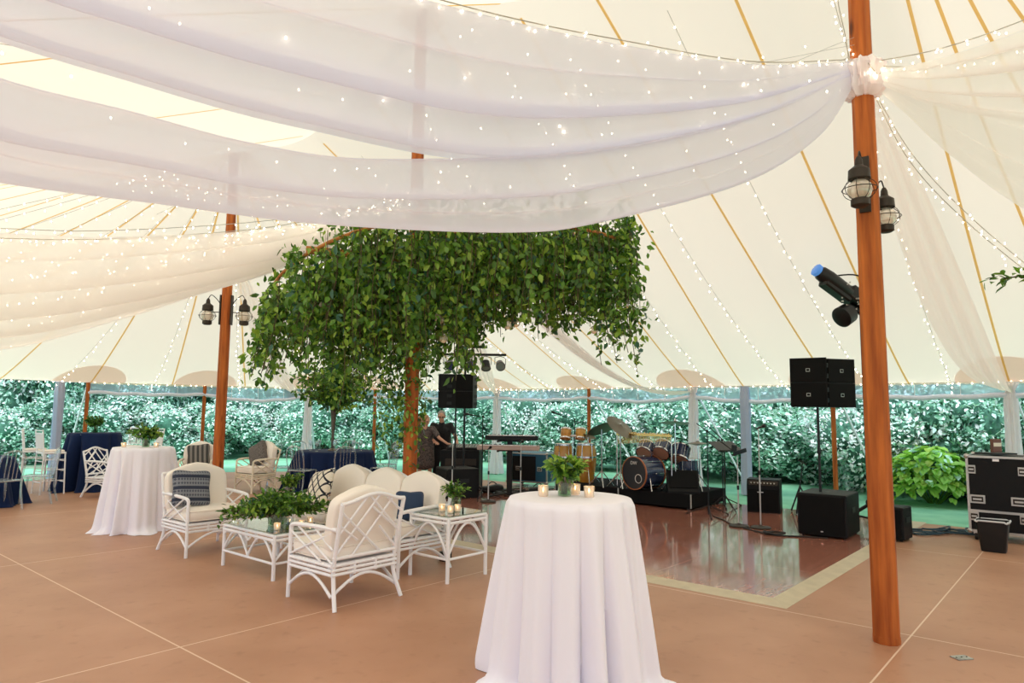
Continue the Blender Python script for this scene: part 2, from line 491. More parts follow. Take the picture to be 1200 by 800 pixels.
for i in range(41):
    a = PI * i / 40
    fl.append((UC + 6.45 * math.cos(a), 11.0 + 6.7 * math.sin(a)))
fl += [(-5.5, 11.0), (-5.5, -9.0), (11.95, -9.0)]
g = MB(); g.prism(fl, 0.12, c=(0, 0, -0.12))
o = g.build('floor', floor_mat(), smooth=False); o.rotation_euler = (0, 0, RU); tag(o, kind='structure')

def dance_mat():
    m = mat('parquet', (0.26, 0.085, 0.045), 0.13, spec=0.55)
    nt = m.node_tree; b = nt.nodes['Principled BSDF']; b.inputs['Coat Weight'].default_value = 0.6; b.inputs['Coat Roughness'].default_value = 0.06
    t = nt.nodes.new('ShaderNodeTexCoord'); sp = nt.nodes.new('ShaderNodeSeparateXYZ'); nt.links.new(t.outputs['Object'], sp.inputs[0])
    br = nt.nodes.new('ShaderNodeTexBrick'); br.inputs['Scale'].default_value = 1.0
    br.inputs['Color1'].default_value = (0.47, 0.19, 0.135, 1); br.inputs['Color2'].default_value = (0.41, 0.155, 0.108, 1); br.inputs['Mortar'].default_value = (0.13, 0.04, 0.02, 1)
    br.inputs['Mortar Size'].default_value = 0.002; br.inputs['Brick Width'].default_value = 0.9; br.inputs['Row Height'].default_value = 0.09
    nt.links.new(t.outputs['Object'], br.inputs['Vector'])
    nz = nt.nodes.new('ShaderNodeTexNoise'); nz.inputs['Scale'].default_value = 4; mp = nt.nodes.new('ShaderNodeMapping'); mp.inputs['Scale'].default_value = (1, 12, 1)
    nt.links.new(t.outputs['Object'], mp.inputs[0]); nt.links.new(mp.outputs[0], nz.inputs['Vector'])
    r = nt.nodes.new('ShaderNodeValToRGB'); r.color_ramp.elements[0].color = (0.72, 0.72, 0.72, 1); r.color_ramp.elements[1].color = (1.2, 1.2, 1.2, 1); nt.links.new(nz.outputs['Fac'], r.inputs[0])
    mu = nt.nodes.new('ShaderNodeMixRGB'); mu.blend_type = 'MULTIPLY'; mu.inputs[0].default_value = 1; nt.links.new(br.outputs[0], mu.inputs[1]); nt.links.new(r.outputs[0], mu.inputs[2])
    def line(out, period):
        w = nt.nodes.new('ShaderNodeMath'); w.operation = 'PINGPONG'; w.inputs[1].default_value = period / 2; nt.links.new(sp.outputs[out], w.inputs[0])
        c = nt.nodes.new('ShaderNodeMath'); c.operation = 'LESS_THAN'; c.inputs[1].default_value = 0.004; nt.links.new(w.outputs[0], c.inputs[0]); return c
    c1 = line('X', 1.22); c2 = line('Y', 1.22)
    mx = nt.nodes.new('ShaderNodeMath'); mx.operation = 'MAXIMUM'; nt.links.new(c1.outputs[0], mx.inputs[0]); nt.links.new(c2.outputs[0], mx.inputs[1])
    sc = nt.nodes.new('ShaderNodeMath'); sc.operation = 'MULTIPLY'; sc.inputs[1].default_value = 0.35; nt.links.new(mx.outputs[0], sc.inputs[0])
    m3 = nt.nodes.new('ShaderNodeMixRGB'); m3.inputs[2].default_value = (0.60, 0.42, 0.33, 1); nt.links.new(sc.outputs[0], m3.inputs[0]); nt.links.new(mu.outputs[0], m3.inputs[1])
    nt.links.new(m3.outputs[0], b.inputs['Base Color'])
    return m
DU0, DV0, DU1, DV1 = 6.10, 2.22, 11.9, 9.4
df = thing('dance_floor', P(DU0, DV0), RU, 'glossy red-brown parquet dance floor with pale sloped edging', 'dance floor')
g = MB(); g.box(((DU1 - DU0) / 2, (DV1 - DV0) / 2, 0.0125), (DU1 - DU0, DV1 - DV0, 0.025))
g.build('parquet', dance_mat(), df, smooth=False)
pale = mat('pale_edging', (0.55, 0.47, 0.33), 0.45, var=0.1, scale=6)
g = MB(); w = 0.17
def ramp(g, a, b, n):
    # a..b inner top edge, n outward direction
    a, b, n = Vector(a), Vector(b), Vector(n)
    up = Vector((0, 0, 0.026))
    da = (a - b).normalized() * w; db = (b - a).normalized() * w
    vs = [a + up, b + up, b + n * w + db * 1 + Vector((0, 0, 0.002)), a + n * w + da * 1 + Vector((0, 0, 0.002)), a, b, b + n * w + db, a + n * w + da]
    g.add(vs, [(0, 1, 2, 3), (4, 7, 6, 5), (0, 3, 7, 4), (1, 5, 6, 2), (3, 2, 6, 7), (0, 4, 5, 1)])
ramp(g, (0, 0, 0), (0, DV1 - DV0, 0), (-1, 0, 0))
g.build('edging', pale, df, smooth=False)
g = MB(); ramp(g, (0, 0, 0), (DU1 - DU0, 0, 0), (0, -1, 0)); g.build('edging', pale, df, smooth=False)

# ------------------------------------------------------------------ tent roof
PEAKS = {-3.67: 6.9, 1.23: 6.9, 6.28: 6.8, 11.0: 6.15}
def ridge(v):
    if v <= VA: return PEAKS[-3.67]
    if v >= VB: return PEAKS[11.0]
    for a, b in zip(POLES_V, POLES_V[1:]):
        if a <= v <= b:
            t = (v - a) / (b - a)
            return PEAKS[a] + (PEAKS[b] - PEAKS[a]) * t - 0.8 * (1 - abs(2 * t - 1) ** 1.7)
    return PEAK
def rho_of(u, v):
    if v > VB: return math.hypot((u - UC) / HU, (v - VB) / HV)
    if v < VA: return math.hypot((u - UC) / HU, (v - VA) / HV)
    return abs(u - UC) / HU
def roof_z(u, v):
    rho = min(1, rho_of(u, v))
    return EAVE + (ridge(v) - EAVE) * (1 - rho) ** 1.10
def eave_at(theta):        # theta on the far end, 0 = +u, 90 = +v
    return (UC + HU * math.cos(theta), VB + HV * math.sin(theta))
g = MB()
NR = 26
def strip(cols, g):
    n = len(cols); vs = [p for c in cols for p in c]; k = len(cols[0]); fs = []
    for i in range(n - 1):
        for j in range(k - 1):
            fs.append((i * k + j, i * k + j + 1, (i + 1) * k + j + 1, (i + 1) * k + j))
    g.add(vs, fs)
def col_pts(u0, v0, u1, v1):
    out = []
    for j in range(NR + 1):
        t = j / NR
        u, v = u0 + (u1 - u0) * t, v0 + (v1 - v0) * t
        out.append(P(u, v, roof_z(u, v)))
    return out
for side in (1, -1):
    strip([col_pts(UC, v, UC + side * HU, v) for v in [VA + (VB - VA) * i / 90 for i in range(91)]], g)
for vc, sg in ((VB, 1), (VA, -1)):
    strip([col_pts(UC, vc, UC + HU * math.cos(PI * i / 48), vc + sg * HV * math.sin(PI * i / 48)) for i in range(49)], g)
roof = g.build('ceiling', M['roof'], smooth=True, sharp=3.0)
tag(roof, kind='structure')
# webbing ribs: (u, v) start on the ridge, (u, v) end at the eave
side_poles = [('wood', 14.3, -1.75), ('drape', 14.3, 1.1), ('wood', 14.3, 3.93), ('drape', 14.3, 6.86), ('wood', 14.3, 9.66), ('drape', 14.1, 12.56),
              ('plain', 12.37, 15.69), ('drape', 10.97, 16.89), ('wood', 8.55, 18.04), ('wood', 5.92, 18.5), ('wood', 2.6, 18.1), ('wood', -0.6, 16.4), ('wood', -2.9, 13.4), ('wood', -3.3, 9.6), ('wood', -3.3, 6.8), ('wood', -3.3, 3.9), ('wood', -3.3, 1.1)]
rib_specs = []
for s0, s1 in ((1.23, -2.5), (1.23, -1.2), (1.23, 0.0), (1.23, 1.1), (2.55, 2.6), (3.75, 3.93), (4.75, 5.7), (6.28, 6.86), (7.5, 8.1), (8.6, 9.66), (9.8, 10.9)):
    rib_specs.append((UC, s0, UC + HU, s1))
    rib_specs.append((UC, s0, UC - HU, s1))
for d in range(0, 181, 12):
    a = math.radians(d + 3)
    rib_specs.append((UC, VB, UC + HU * math.cos(a), VB + HV * math.sin(a)))
for u0, v0, u1, v1 in rib_specs:
    g = MB(); w = 0.016
    du, dv = u1 - u0, v1 - v0; L = math.hypot(du, dv); nu, nv = -dv / L, du / L
    def fn(a, b):
        u, v = u0 + du * (0.02 + 0.98 * a), v0 + dv * (0.02 + 0.98 * a)
        z = roof_z(u, v) - 0.022
        return P(u + nu * w * (b * 2 - 1), v + nv * w * (b * 2 - 1), z)
    g.grid(fn, 30, 1)
    o = g.build('rib', M['rib'], roof)
    o['label'] = 'golden webbing rib'
# rounded reinforcement patches where the side poles meet the roof
for kind, pu, pv in side_poles:
    g = MB(); r = 0.78
    du, dv = (pu - UC) / HU, ((pv - VB) / HV if pv > VB else 0)
    n = Vector((du, dv, 0)).normalized(); t = Vector((-n.y, n.x, 0))
    vs = []; fs = []; K = 9; A = 20
    for i in range(K + 1):
        for j in range(A + 1):
            a = PI * j / A; rr = r * i / K
            u = pu + t.x * rr * math.cos(a) - n.x * rr * 1.15 * math.sin(a)
            v = pv + t.y * rr * math.cos(a) - n.y * rr * 1.15 * math.sin(a)
            vs.append(P(u, v, roof_z(u, v) - 0.014))
    for i in range(K):
        for j in range(A):
            q = i * (A + 1) + j
            fs.append((q, q + 1, q + A + 2, q + A + 1))
    g.add(vs, fs)
    g.build('reinforcement_patch', M['patch'], roof)['label'] = 'rounded tan patch at the eave'
for pv in POLES_V:
    g = MB()
    g.lathe([(0.10, 0), (0.6, -0.42), (0.62, -0.44)], 24)
    g2 = MB(); vs = []; K = 5; A = 24; fs = []
    for i in range(1, K + 1):
        for j in range(A):
            a = 2 * PI * j / A; rr = 0.30 * i / K
            u = UC + rr * math.cos(a); v = pv + rr * math.sin(a)
            vs.append(P(u, v, roof_z(u, v) - 0.025))
    for i in range(K - 1):
        for j in range(A):
            fs.append((i * A + j, i * A + (j + 1) % A, (i + 1) * A + (j + 1) % A, (i + 1) * A + j))
    g2.add(vs, fs); g2.build('peak_patch', M['patch'], roof)

# ------------------------------------------------------------------ poles
names = {1.23: 'thick orange timber tent pole with ship lanterns nearest the camera', 6.28: 'orange timber tent pole wrapped in greenery behind the sofa', 11.0: 'orange timber tent pole with two small lanterns left of the greenery'}
for v in POLES_V[1:]:
    t = thing('tent_pole', P(UC if v != 1.23 else 5.57, v), 0, names[v], 'tent pole', 'centre poles of the tent')
    g = MB(); g.tube([(0, 0, 0.03), (0, 0, 2.4), (0, 0, 4.4), (0, 0, PEAKS[v] - 0.1)], [0.088, 0.084, 0.078, 0.07], 10)
    g.build('shaft', M['pole'], t, sharp=0.5)
    g = MB(); g.lathe([(0.089, 0), (0.091, 0.02), (0.089, 0.05)], 10); g.build('foot', M['pole'], t)
k = 0
lab_w = {3.93: 'slim orange side pole behind the black column speaker', 9.66: 'slim orange side pole beside the conga drums', 18.04: 'slim orange side pole just left of the lanterned pole', 18.5: 'slim orange side pole behind the tall navy table'}
for kind, pu, pv in side_poles:
    if pu < 3 and pv < 18.2 or pv < 0: continue
    t = thing('side_pole', P(pu, pv, -0.1), 0, lab_w.get(pv, 'slim side pole ' + {1.1: 'inside the white drape at the far right', 6.86: 'inside the white drape behind the drum kit', 12.56: 'inside the white drape behind the keyboards', 16.89: 'inside the white drape behind the navy round table', 15.69: 'bare and half hidden by the hanging greenery'}.get(pv, 'beyond the far left edge')), 'tent pole', 'side poles round the eave')
    g = MB(); g.tube([(0, 0, 0.0), (0, 0, EAVE + 0.09)], 0.045, 10); g.build('shaft', M['pole'], t)
    g = MB(); g.lathe([(0.02, 0), (0.02, 0.09), (0.012, 0.11)], 8, c=(0, 0, EAVE + 0.085)); g.build('pin', M['chrome'], t)
    # guy strap down to the lawn outside
    c = Vector((pu - UC, (pv - VB) if pv > VB else 0)).normalized()
    a = P(pu, pv, EAVE); b = P(pu + c.x * 1.7, pv + c.y * 1.7 - (0.5 if pv < VB else 0), -0.08)
    s = MB(); s.tube([a, b], 0.022, 6)
    s.build('guy_strap', mat('guy_web', (0.75, 0.8, 0.85), 0.6) if 'guy' not in M else M['guy'])
    M.setdefault('guy', bpy.data.materials['guy_web'])
    o = bpy.data.objects[[x.name for x in COL.objects if x.name.startswith('guy_strap')][-1]]
    lab = {1.1: 'white guy strap at the far right draped pole', 3.93: 'white guy strap behind the black column speaker', 6.86: 'white guy strap beside the draped pole behind the drums',
           9.66: 'white guy strap sloping down right of the congas', 12.56: 'white guy strap sloping down above the keyboards', 15.69: 'white guy strap above the woman and man',
           16.89: 'white guy strap by the draped pole behind the navy round table', 18.04: 'white guy strap at the pole left of the lanterned pole', 18.5: 'white guy strap at the pole behind the tall navy table', 18.1: 'white guy strap beyond the left edge tables'}
    tag(o, lab.get(pv, 'white guy strap from the eave to the lawn'), 'strap', 'guy straps')

# white cloth gathered round every second side pole
def pole_drape(pu, pv, label):
    def warp(r, z, a):
        amp = 0.012 + 0.03 * max(0, (1.2 - z)) 
        return r + amp * math.sin(9 * a + pv), z
    g = MB()
    prof = [(0.17, 0.0), (0.15, 0.25), (0.128, 0.6), (0.11, 1.0), (0.10, 1.5), (0.098, 1.95), (0.06, 2.12), (0.10, 2.2), (0.13, 2.27)]
    g.lathe([(r, z) for r, z in prof], 72, warp=warp)
    o = g.build('pole_drape', M['drape']); o.location = P(pu, pv, -0.08)
    tag(o, label, 'drape', 'white drapes round the side poles')
pole_drape(14.3, 1.1, 'white drape gathered round the far right side pole')
pole_drape(14.3, 6.86, 'white drape gathered round the side pole behind the drum kit')
pole_drape(14.1, 12.56, 'white drape gathered round the side pole behind the keyboards')
pole_drape(10.97, 16.89, 'white drape gathered round the side pole behind the navy round table')
for (pu, pv, lb) in ((14.3, 5.68, 'grey gathered sidewall bundle behind the music stand'), (5.33, 18.5, 'grey gathered sidewall bundle behind the white barstools')):
    g = MB(); g.lathe([(0.115, 0), (0.105, 0.5), (0.098, 1.2), (0.105, 2.0), (0.085, 2.26)], 48, warp=lambda r, z, a: (r + 0.012 * math.sin(7 * a + 2 * z), z))
    o = g.build('sidewall_bundle', M['grey_bundle']); o.location = P(pu, pv, -0.08); tag(o, lb, 'tent wall')

# clear sidewalls rolled up under the eave, one per bay
bays = [(p[1], p[2]) for p in side_poles]
sagl = {3: .10, 4: 0.10, 5: .06, 8: 0.14}
bay_lab = {1: 'right of the lanterned timber pole', 2: 'behind the column speaker', 3: 'above the drum cymbals', 4: 'above the keyboards with a deep sag', 5: 'behind the hanging greenery', 6: 'behind the greenery above the navy round table', 7: 'left of the potted tall arrangement', 8: 'sagging between the two left side poles', 9: 'at the far left edge'}
for i in range(1, 10):
    a, b = bays[i - 1], bays[i]
    if i == 1: a = (14.3, -1.75)
    sg = sagl.get(i, 0.03)
    t = thing('rolled_sidewall', P(a[0], a[1], EAVE), 0, 'clear sidewall with painted-in sky reflection rolled up under the eave ' + bay_lab[i], 'tent wall', 'rolled sidewalls')
    A3, B3 = P(*a) - P(*a), P(*b) - P(*a)
    def edge(tt, dz): 
        q = A3.lerp(B3, tt); q.z = -0.24 - sg * math.sin(PI * tt) + dz + 0.012 * math.sin(tt * 23); return q
    g = MB(); g.grid(lambda x, y: Vector((A3.lerp(B3, x).x, A3.lerp(B3, x).y, -0.03)).lerp(edge(x, 0), y), 20, 3)
    g.build('clear_panel', M['vinyl'], t)
    g = MB(); g.tube([edge(x / 20, 0) for x in range(21)], 0.048, 10); g.build('roll', M['vinyl_roll'], t)
    g = MB(); g.grid(lambda x, y: Vector((A3.lerp(B3, x).x, A3.lerp(B3, x).y, -0.045 + 0.05 * y)), 10, 1); g.build('eave_band', M['roof'], t)
    for tt in (0.25, 0.5, 0.75):
        g = MB(); q = edge(tt, 0); g.tube([q + Vector((0, 0, -0.055)), q + Vector((0.055, 0, 0)), q + Vector((0, 0, 0.055)), q + Vector((-0.055, 0, 0))], 0.006, 6, closed=True)
        g.tube([q + Vector((0, 0, 0.05)), Vector((q.x, q.y, -0.02))], 0.005, 6); g.build('tie', M['white_paint'], t)

# ------------------------------------------------------------------ sheer ceiling swags
def resamp(pts, n):
    s = spline(pts, 12); L = [0]
    for a, b in zip(s, s[1:]): L.append(L[-1] + (b - a).length)
    out = []
    for i in range(n + 1):
        d = L[-1] * i / n; k = 0
        while k < len(L) - 2 and L[k + 1] < d: k += 1
        t = (d - L[k]) / max(1e-9, L[k + 1] - L[k]); out.append(s[k].lerp(s[k + 1], t))
    return out
def swag(name, lo, up, folds, amp, label, mt, nu=90, nv=120, belly=0.0, ph=0.0):
    A, B = resamp(lo, nu), resamp(up, nu)
    g = MB()
    rnd = random.Random(len(label)); fr = [(folds * rnd.uniform(0.6, 1.5), rnd.uniform(0, 6.3), rnd.uniform(0.4, 1)) for _ in range(4)]
    def fn(x, y):
        i = min(nu, int(round(x * nu)))
        a, b = A[i], B[i]
        w = (b - a).length
        p = a.lerp(b, y)
        s = sum(q * math.sin(2 * PI * (f * y) + f0 + ph) for f, f0, q in fr) / 2.0
        env = math.sin(PI * min(1, max(0, y))) ** 0.5
        p.z += amp * s * env * min(1, w / 1.0) - belly * math.sin(PI * y) * min(1, w)
        return p
    g.grid(fn, nu, nv)
    o = g.build(name, mt, smooth=True, sharp=3.1)
    tag(o, label, 'drape', 'sheer ceiling drapes')
    return o
B1L = [(2.61, 5.0, 4.13), (2.27, 4.9, 3.66), (1.64, 4.75, 3.24), (0.57, 4.5, 2.87), (-0.01, 4.35, 2.76), (-1.03, 4.0, 2.71), (-1.91, 3.7, 2.74), (-2.63, 3.4, 2.77), (-3.31, 3.0, 2.85), (-5.2, 2.2, 3.1)]
B1U = [(2.62, 5.0, 4.24), (1.82, 4.7, 3.76), (0.53, 4.2, 3.27), (-0.73, 3.7, 3.0), (-1.33, 3.4, 2.96), (-1.86, 3.15, 3.02), (-2.29, 2.9, 3.05), (-2.82, 2.5, 3.15), (-5.2, 1.9, 3.3)]
B2L = [(2.62, 5, 4.21), (1.48, 4.6, 3.59), (-0.01, 4.1, 3.14), (-1.15, 3.5, 3.09), (-1.89, 3.05, 3.14), (-2.22, 2.8, 3.16), (-2.72, 2.4, 3.2), (-5.2, 1.7, 3.4)]
B2U = [(2.62, 5.0, 4.3), (1.67, 4.6, 4.06), (0.63, 4.1, 3.92), (-0.02, 3.7, 3.82), (-0.56, 3.4, 3.78), (-1.22, 3.0, 3.75), (-1.77, 2.6, 3.71), (-2.47, 2.1, 3.7), (-5.0, 1.4, 3.8)]
swag('sheer_drape', B1L, B1U, 3.0, 0.12, 'large sheer white ceiling drape, lower strip sweeping across the top from the near pole', M['sheer'], belly=0.12)
swag('sheer_drape', B2L, B2U, 3.4, 0.14, 'large sheer white ceiling drape, upper strip above the lower one from the near pole', M['sheer'], belly=0.10)
C1L = [(-1.15, 8.2, 4.12), (-1.75, 8.3, 3.85), (-2.75, 8.5, 3.5), (-4.1, 8.7, 3.05), (-5.2, 8.9, 2.73), (-6.9, 9.2, 2.35), (-9.5, 9.6, 2.2)]
C1U = [(-1.18, 8.2, 4.23), (-2.6, 7.8, 3.72), (-4.3, 7.4, 3.48), (-5.4, 7.2, 3.45), (-7.5, 7.0, 3.5)]
swag('sheer_drape', C1L, C1U, 4.0, 0.12, 'sheer white ceiling drape sweeping off the left edge above the lanterned pole', M['sheer2'], belly=0.1)
R1L = [(2.74, 5.0, 4.15), (2.92, 4.9, 3.99), (3.08, 4.75, 3.83), (3.42, 4.4, 3.57), (3.79, 3.9, 3.31), (4.8, 3.0, 3.1)]
R1U = [(2.74, 5.0, 4.25), (2.87, 4.8, 4.16), (3.05, 4.5, 4.1), (3.22, 4.1, 4.04), (3.37, 3.4, 3.94), (3.7, 2.4, 3.9)]
R2L = [(2.74, 5.0, 4.11), (2.95, 4.95, 3.87), (3.15, 4.8, 3.51), (3.53, 4.6, 3.03), (3.99, 4.2, 2.55), (5.0, 3.8, 2.3)]
R2U = [(2.74, 5.0, 4.18), (3.05, 4.9, 4.03), (3.42, 4.4, 3.6), (3.78, 3.9, 3.32), (4.8, 3.1, 3.1)]
swag('sheer_drape', R1L, R1U, 3.0, 0.08, 'sheer white ceiling drape running to the upper right corner from the near pole', M['sheer2'])
swag('sheer_drape', R2L, R2U, 3.0, 0.07, 'sheer white ceiling drape just below the upper right one', M['sheer2'])
# drapes from the centre poles down to the draped side poles
def far_swag(v0, pu, pv, label, z0=4.15, w=0.55, u0=UC, sag=1.15):
    a = P(u0 + 0.1, v0, z0); b = P(pu - 0.12, pv, 2.08)
    d = Vector((b.x - a.x, b.y - a.y, 0)); s = Vector((-d.y, d.x, 0)).normalized()
    lo, up = [], []
    for i in range(9):
        t = i / 8; p = a.lerp(b, t); p.z -= sag * math.sin(PI * t) * (0.55 + 0.45 * t) * 0.8
        k = w * math.sin(PI * min(1, t * 0.92 + 0.06)) ** 0.8
        lo.append(p - s * k / 2 - Vector((0, 0, 0.1 * k))); up.append(p + s * k / 2 + Vector((0, 0, 0.25 * k)))
    swag('sheer_drape', lo, up, 3.5, 0.07, label, M['sheer2'], nu=50, nv=90)
far_swag(1.23, 14.3, 1.1, 'sheer white drape falling from the near pole to the far right draped pole')
far_swag(6.28, 14.3, 6.86, 'sheer white drape falling from the greenery pole to the pole behind the drums')
far_swag(6.28, 14.1, 12.56, 'sheer white drape running from the greenery pole to the pole behind the keyboards', sag=0.3)
far_swag(11.0, 10.97, 16.89, 'sheer white drape falling from the two-lantern pole towards the navy round table')
# knots where the drapes are tied to the near and middle poles
for v, u0, lb in ((1.23, 5.57, 'bunched white fabric knot tied round the near pole'), (6.28, 5.5, 'bunched white fabric knot tied round the greenery pole')):
    g = MB(); g.lathe([(0.09, -0.16), (0.14, -0.10), (0.12, 0), (0.15, 0.08), (0.10, 0.14)], 48, warp=lambda r, z, a: (r + 0.02 * math.sin(9 * a + 12 * z) + 0.012 * math.sin(17 * a), z))
    o = g.build('drape_knot', M['drape']); o.location = P(u0, v, 4.18); tag(o, lb, 'drape')

# ------------------------------------------------------------------ fairy lights
ORD = ['first', 'second', 'third', 'fourth', 'fifth', 'sixth', 'seventh', 'eighth', 'ninth', 'tenth', 'eleventh', 'twelfth', 'thirteenth', 'fourteenth']
def bulb_mesh(r):
    g = MB(); g.ball((0, 0, 0), (r, r, r * 1.3), 6, 4)
    me = bpy.data.meshes.new('bulb'); me.from_pydata(g.v, [], g.f); me.materials.append(M['bulb']); return me
BME = {r: bulb_mesh(r) for r in (0.006, 0.008, 0.011, 0.014)}
BME = {0.006: BME[0.006], 0.008: bulb_mesh(0.006), 0.011: bulb_mesh(0.0085), 0.014: bulb_mesh(0.0105)}
def string(pts, label, step=0.17, r=0.011, wire=0.004, drop=0.03, cat='string lights', jit=0.04):
    pts = spline(pts, 10)
    L = sum((b - a).length for a, b in zip(pts, pts[1:]))
    n = min(98, int(L / step)); S = resamp(pts, max(2, n))
    g = MB(); g.tube(resamp(pts, max(20, n // 2)), wire, 4)
    o = g.build('string_lights', M['wire']); tag(o, label, cat, 'warm fairy light strings')
    for p in S[1:]:
        b = bpy.data.objects.new('bulb', BME[r]); COL.objects.link(b); b.parent = o
        b.location = p + Vector((random.uniform(-jit, jit), random.uniform(-jit, jit), -drop * random.uniform(0.2, 1.6)))
def roof_line(u0, v0, u1, v1, off=0.14, n=8, a0=0.0, a1=1.0):
    out = []
    for i in range(n + 1):
        t = a0 + (a1 - a0) * i / n; u, v = u0 + (u1 - u0) * t, v0 + (v1 - v0) * t
        out.append(P(u, v, roof_z(u, v) - off - 0.25 * math.sin(PI * t)))
    return out
SR = [(1.7, 1.9), (3.1, 3.2), (4.3, 4.7), (5.3, 6.3), (7.0, 7.5), (8.1, 8.9), (9.3, 10.4)]
SL = ['falling right of the near pole to the eave', 'falling past the column speaker to the eave', 'falling behind the moving light', 'falling above the drum kit', 'falling behind the greenery', 'falling above the congas', 'falling above the keyboards']
for (a, b), l in zip(SR, SL):
    string(roof_line(UC, a, UC + HU, b, a0=0.06), 'fairy light string ' + l, step=0.19, r=0.014, wire=0.003)
for i, d in enumerate(range(8, 190, 14)):
    a = math.radians(d)
    string(roof_line(UC, VB, UC + HU * math.cos(a), VB + HV * math.sin(a), a0=0.08), 'fairy light string under the rounded left end of the roof, ' + ORD[i] + ' from its right', step=0.24, r=0.014, wire=0.003)
for i in range(1, 11):
    a, b = bays[i - 1], bays[i]
    string([P(a[0] - 0.03, a[1], EAVE + 0.02), P((a[0] + b[0]) / 2 - 0.04, (a[1] + b[1]) / 2, EAVE - 0.02), P(b[0] - 0.03, b[1], EAVE + 0.02)], 'fairy light string pinned along the eave ' + (bay_lab.get(i) or 'beyond the left edge'), step=0.17, r=0.014, drop=0.02, jit=0.03)
string([(-0.56, 3.4, 3.80), (-0.02, 3.7, 3.84), (0.63, 4.1, 3.95), (1.67, 4.6, 4.08), (2.62, 5.0, 4.32)], 'fairy light string along the upper edge of the big drape', step=0.1, r=0.008)
string([(2.74, 5.0, 4.3), (3.05, 4.6, 4.2), (3.5, 4.2, 4.25), (4.2, 3.6, 4.45)], 'fairy light string running to the upper right corner', step=0.06, r=0.008)
string([(2.72, 5.0, 4.27), (3.1, 4.7, 4.12), (3.6, 4.3, 4.1), (4.3, 3.8, 4.2)], 'second fairy light string running to the upper right corner', step=0.08, r=0.008)
string([(2.76, 5.05, 4.1), (3.06, 5.1, 3.55), (3.5, 5.1, 3.05), (4.2, 5.1, 2.45)], 'fairy light string hanging beside the near pole to the right edge', step=0.07, r=0.008)
string([(2.76, 5.05, 4.12), (3.10, 5.1, 3.58), (3.55, 5.1, 3.07), (4.2, 5.1, 2.50)], 'twin of the string hanging beside the near pole', step=0.09, r=0.008)
string([(2.60, 5.05, 4.25), (2.55, 5.0, 4.5), (2.45, 4.9, 4.8), (2.5, 4.9, 5.3)], 'fairy light string climbing the near pole', step=0.05, r=0.008)
string([(2.66, 4.9, 4.24), (2.74, 4.92, 4.16), (2.80, 5.0, 4.24), (2.70, 5.12, 4.3), (2.6, 5.0, 4.22)], 'fairy light tangle at the near pole knot', step=0.02, r=0.008, jit=0.05)
string([(-1.2, 8.15, 4.25), (-2.7, 7.7, 3.78), (-4.4, 7.3, 3.52), (-5.5, 7.1, 3.48), (-7.6, 6.9, 3.5)], 'fairy light string along the top of the left drape', step=0.14, r=0.011)
string([(-1.2, 8.15, 4.2), (-2.8, 7.8, 3.72), (-4.5, 7.4, 3.45), (-5.6, 7.2, 3.40), (-7.6, 7.0, 3.4)], 'second fairy light string along the top of the left drape', step=0.16, r=0.011)
for i in range(7):
    f = (i + 0.7) / 7.5
    pts = []
    for a, b in zip(resamp(C1L, 5), resamp(C1U, 5)):
        p = a.lerp(b, f); p.z += 0.1 + random.uniform(-.04, .04); pts.append(p)
    string(pts[0:], 'fairy light string lying on the left drape, ' + ORD[i] + ' from its low edge', step=0.16 + 0.03 * random.random(), r=0.011, wire=0.0025, jit=0.1)
for i in range(4):
    f = 0.12 + i * 0.22; pts = []
    for a, b in zip(resamp(B1L, 6), resamp(B2U, 6)):
        p = a.lerp(b, f); p.z += 0.22 + random.uniform(-.06, .06); pts.append(p)
    string(pts[0:5], 'fairy light string glowing through the big drape, ' + ORD[i] + ' from its low edge', step=0.3, r=0.008, wire=0.0015, jit=0.2)
string([(-12.5, 14.5, 4.2), (-9, 13.2, 4.6), (-6.9, 12.3, 5.0), (-4.9, 11.4, 5.5)], 'fairy light string high up at the left edge', step=0.3, r=0.014)

# ------------------------------------------------------------------ lanterns
def lantern(loc, rz, label, s=1.0):
    t = thing('onion_lantern', loc, rz, label, 'lantern', 'ship lanterns on the poles'); t.scale = (s, s, s)
    # local +x points away from the pole; pole face at x = 0
    g = MB(); g.box((0.012, 0, 0.02), (0.024, 0.09, 0.50)); g.build('back_plate', M['dark_metal'], t)
    g = MB(); g.tube(spline([(0.02, 0, 0.12), (0.08, 0, 0.2), (0.17, 0, 0.27), (0.22, 0, 0.21)], 6), 0.007, 6); g.tube([(0.02, 0, -0.02), (0.16, 0, -0.02)], 0.008, 6); g.build('arm', M['dark_metal'], t)
    g = MB(); g.lathe([(0.015, 0.21), (0.03, 0.18), (0.035, 0.13), (0.085, 0.09), (0.09, 0.01), (0.07, 0.0)], 20, c=(0.22, 0, 0)); g.build('cap', M['dark_metal'], t)
    g = MB(); g.lathe([(0.05, 0.0), (0.09, -0.04), (0.10, -0.09), (0.085, -0.14), (0.05, -0.17)], 20, c=(0.22, 0, 0), cap=False); g.build('globe', M['votive_glass'], t)
    g = MB(); g.lathe([(0.07, -0.165), (0.075, -0.17), (0.075, -0.22), (0.05, -0.235)], 20, c=(0.22, 0, 0)); g.build('base', M['dark_metal'], t)
    g = MB()
    for j in range(4):
        a = PI * j / 4
        pts = []
        for i in range(20):
            b = 2 * PI * i / 20
            pts.append((0.22 + 0.135 * math.cos(b) * math.cos(a), 0.135 * math.cos(b) * math.sin(a), -0.08 + 0.1 * math.sin(b)))
        g.tube(pts, 0.003, 4, closed=True)
    g.tube([(0.22 + 0.14 * math.cos(2 * PI * i / 24), 0.14 * math.sin(2 * PI * i / 24), -0.08) for i in range(24)], 0.004, 4, closed=True)
    g.build('cage', M['dark_metal'], t)
    return t
pb = P(5.57, 1.23, 3.30)
a1 = math.radians(-128)
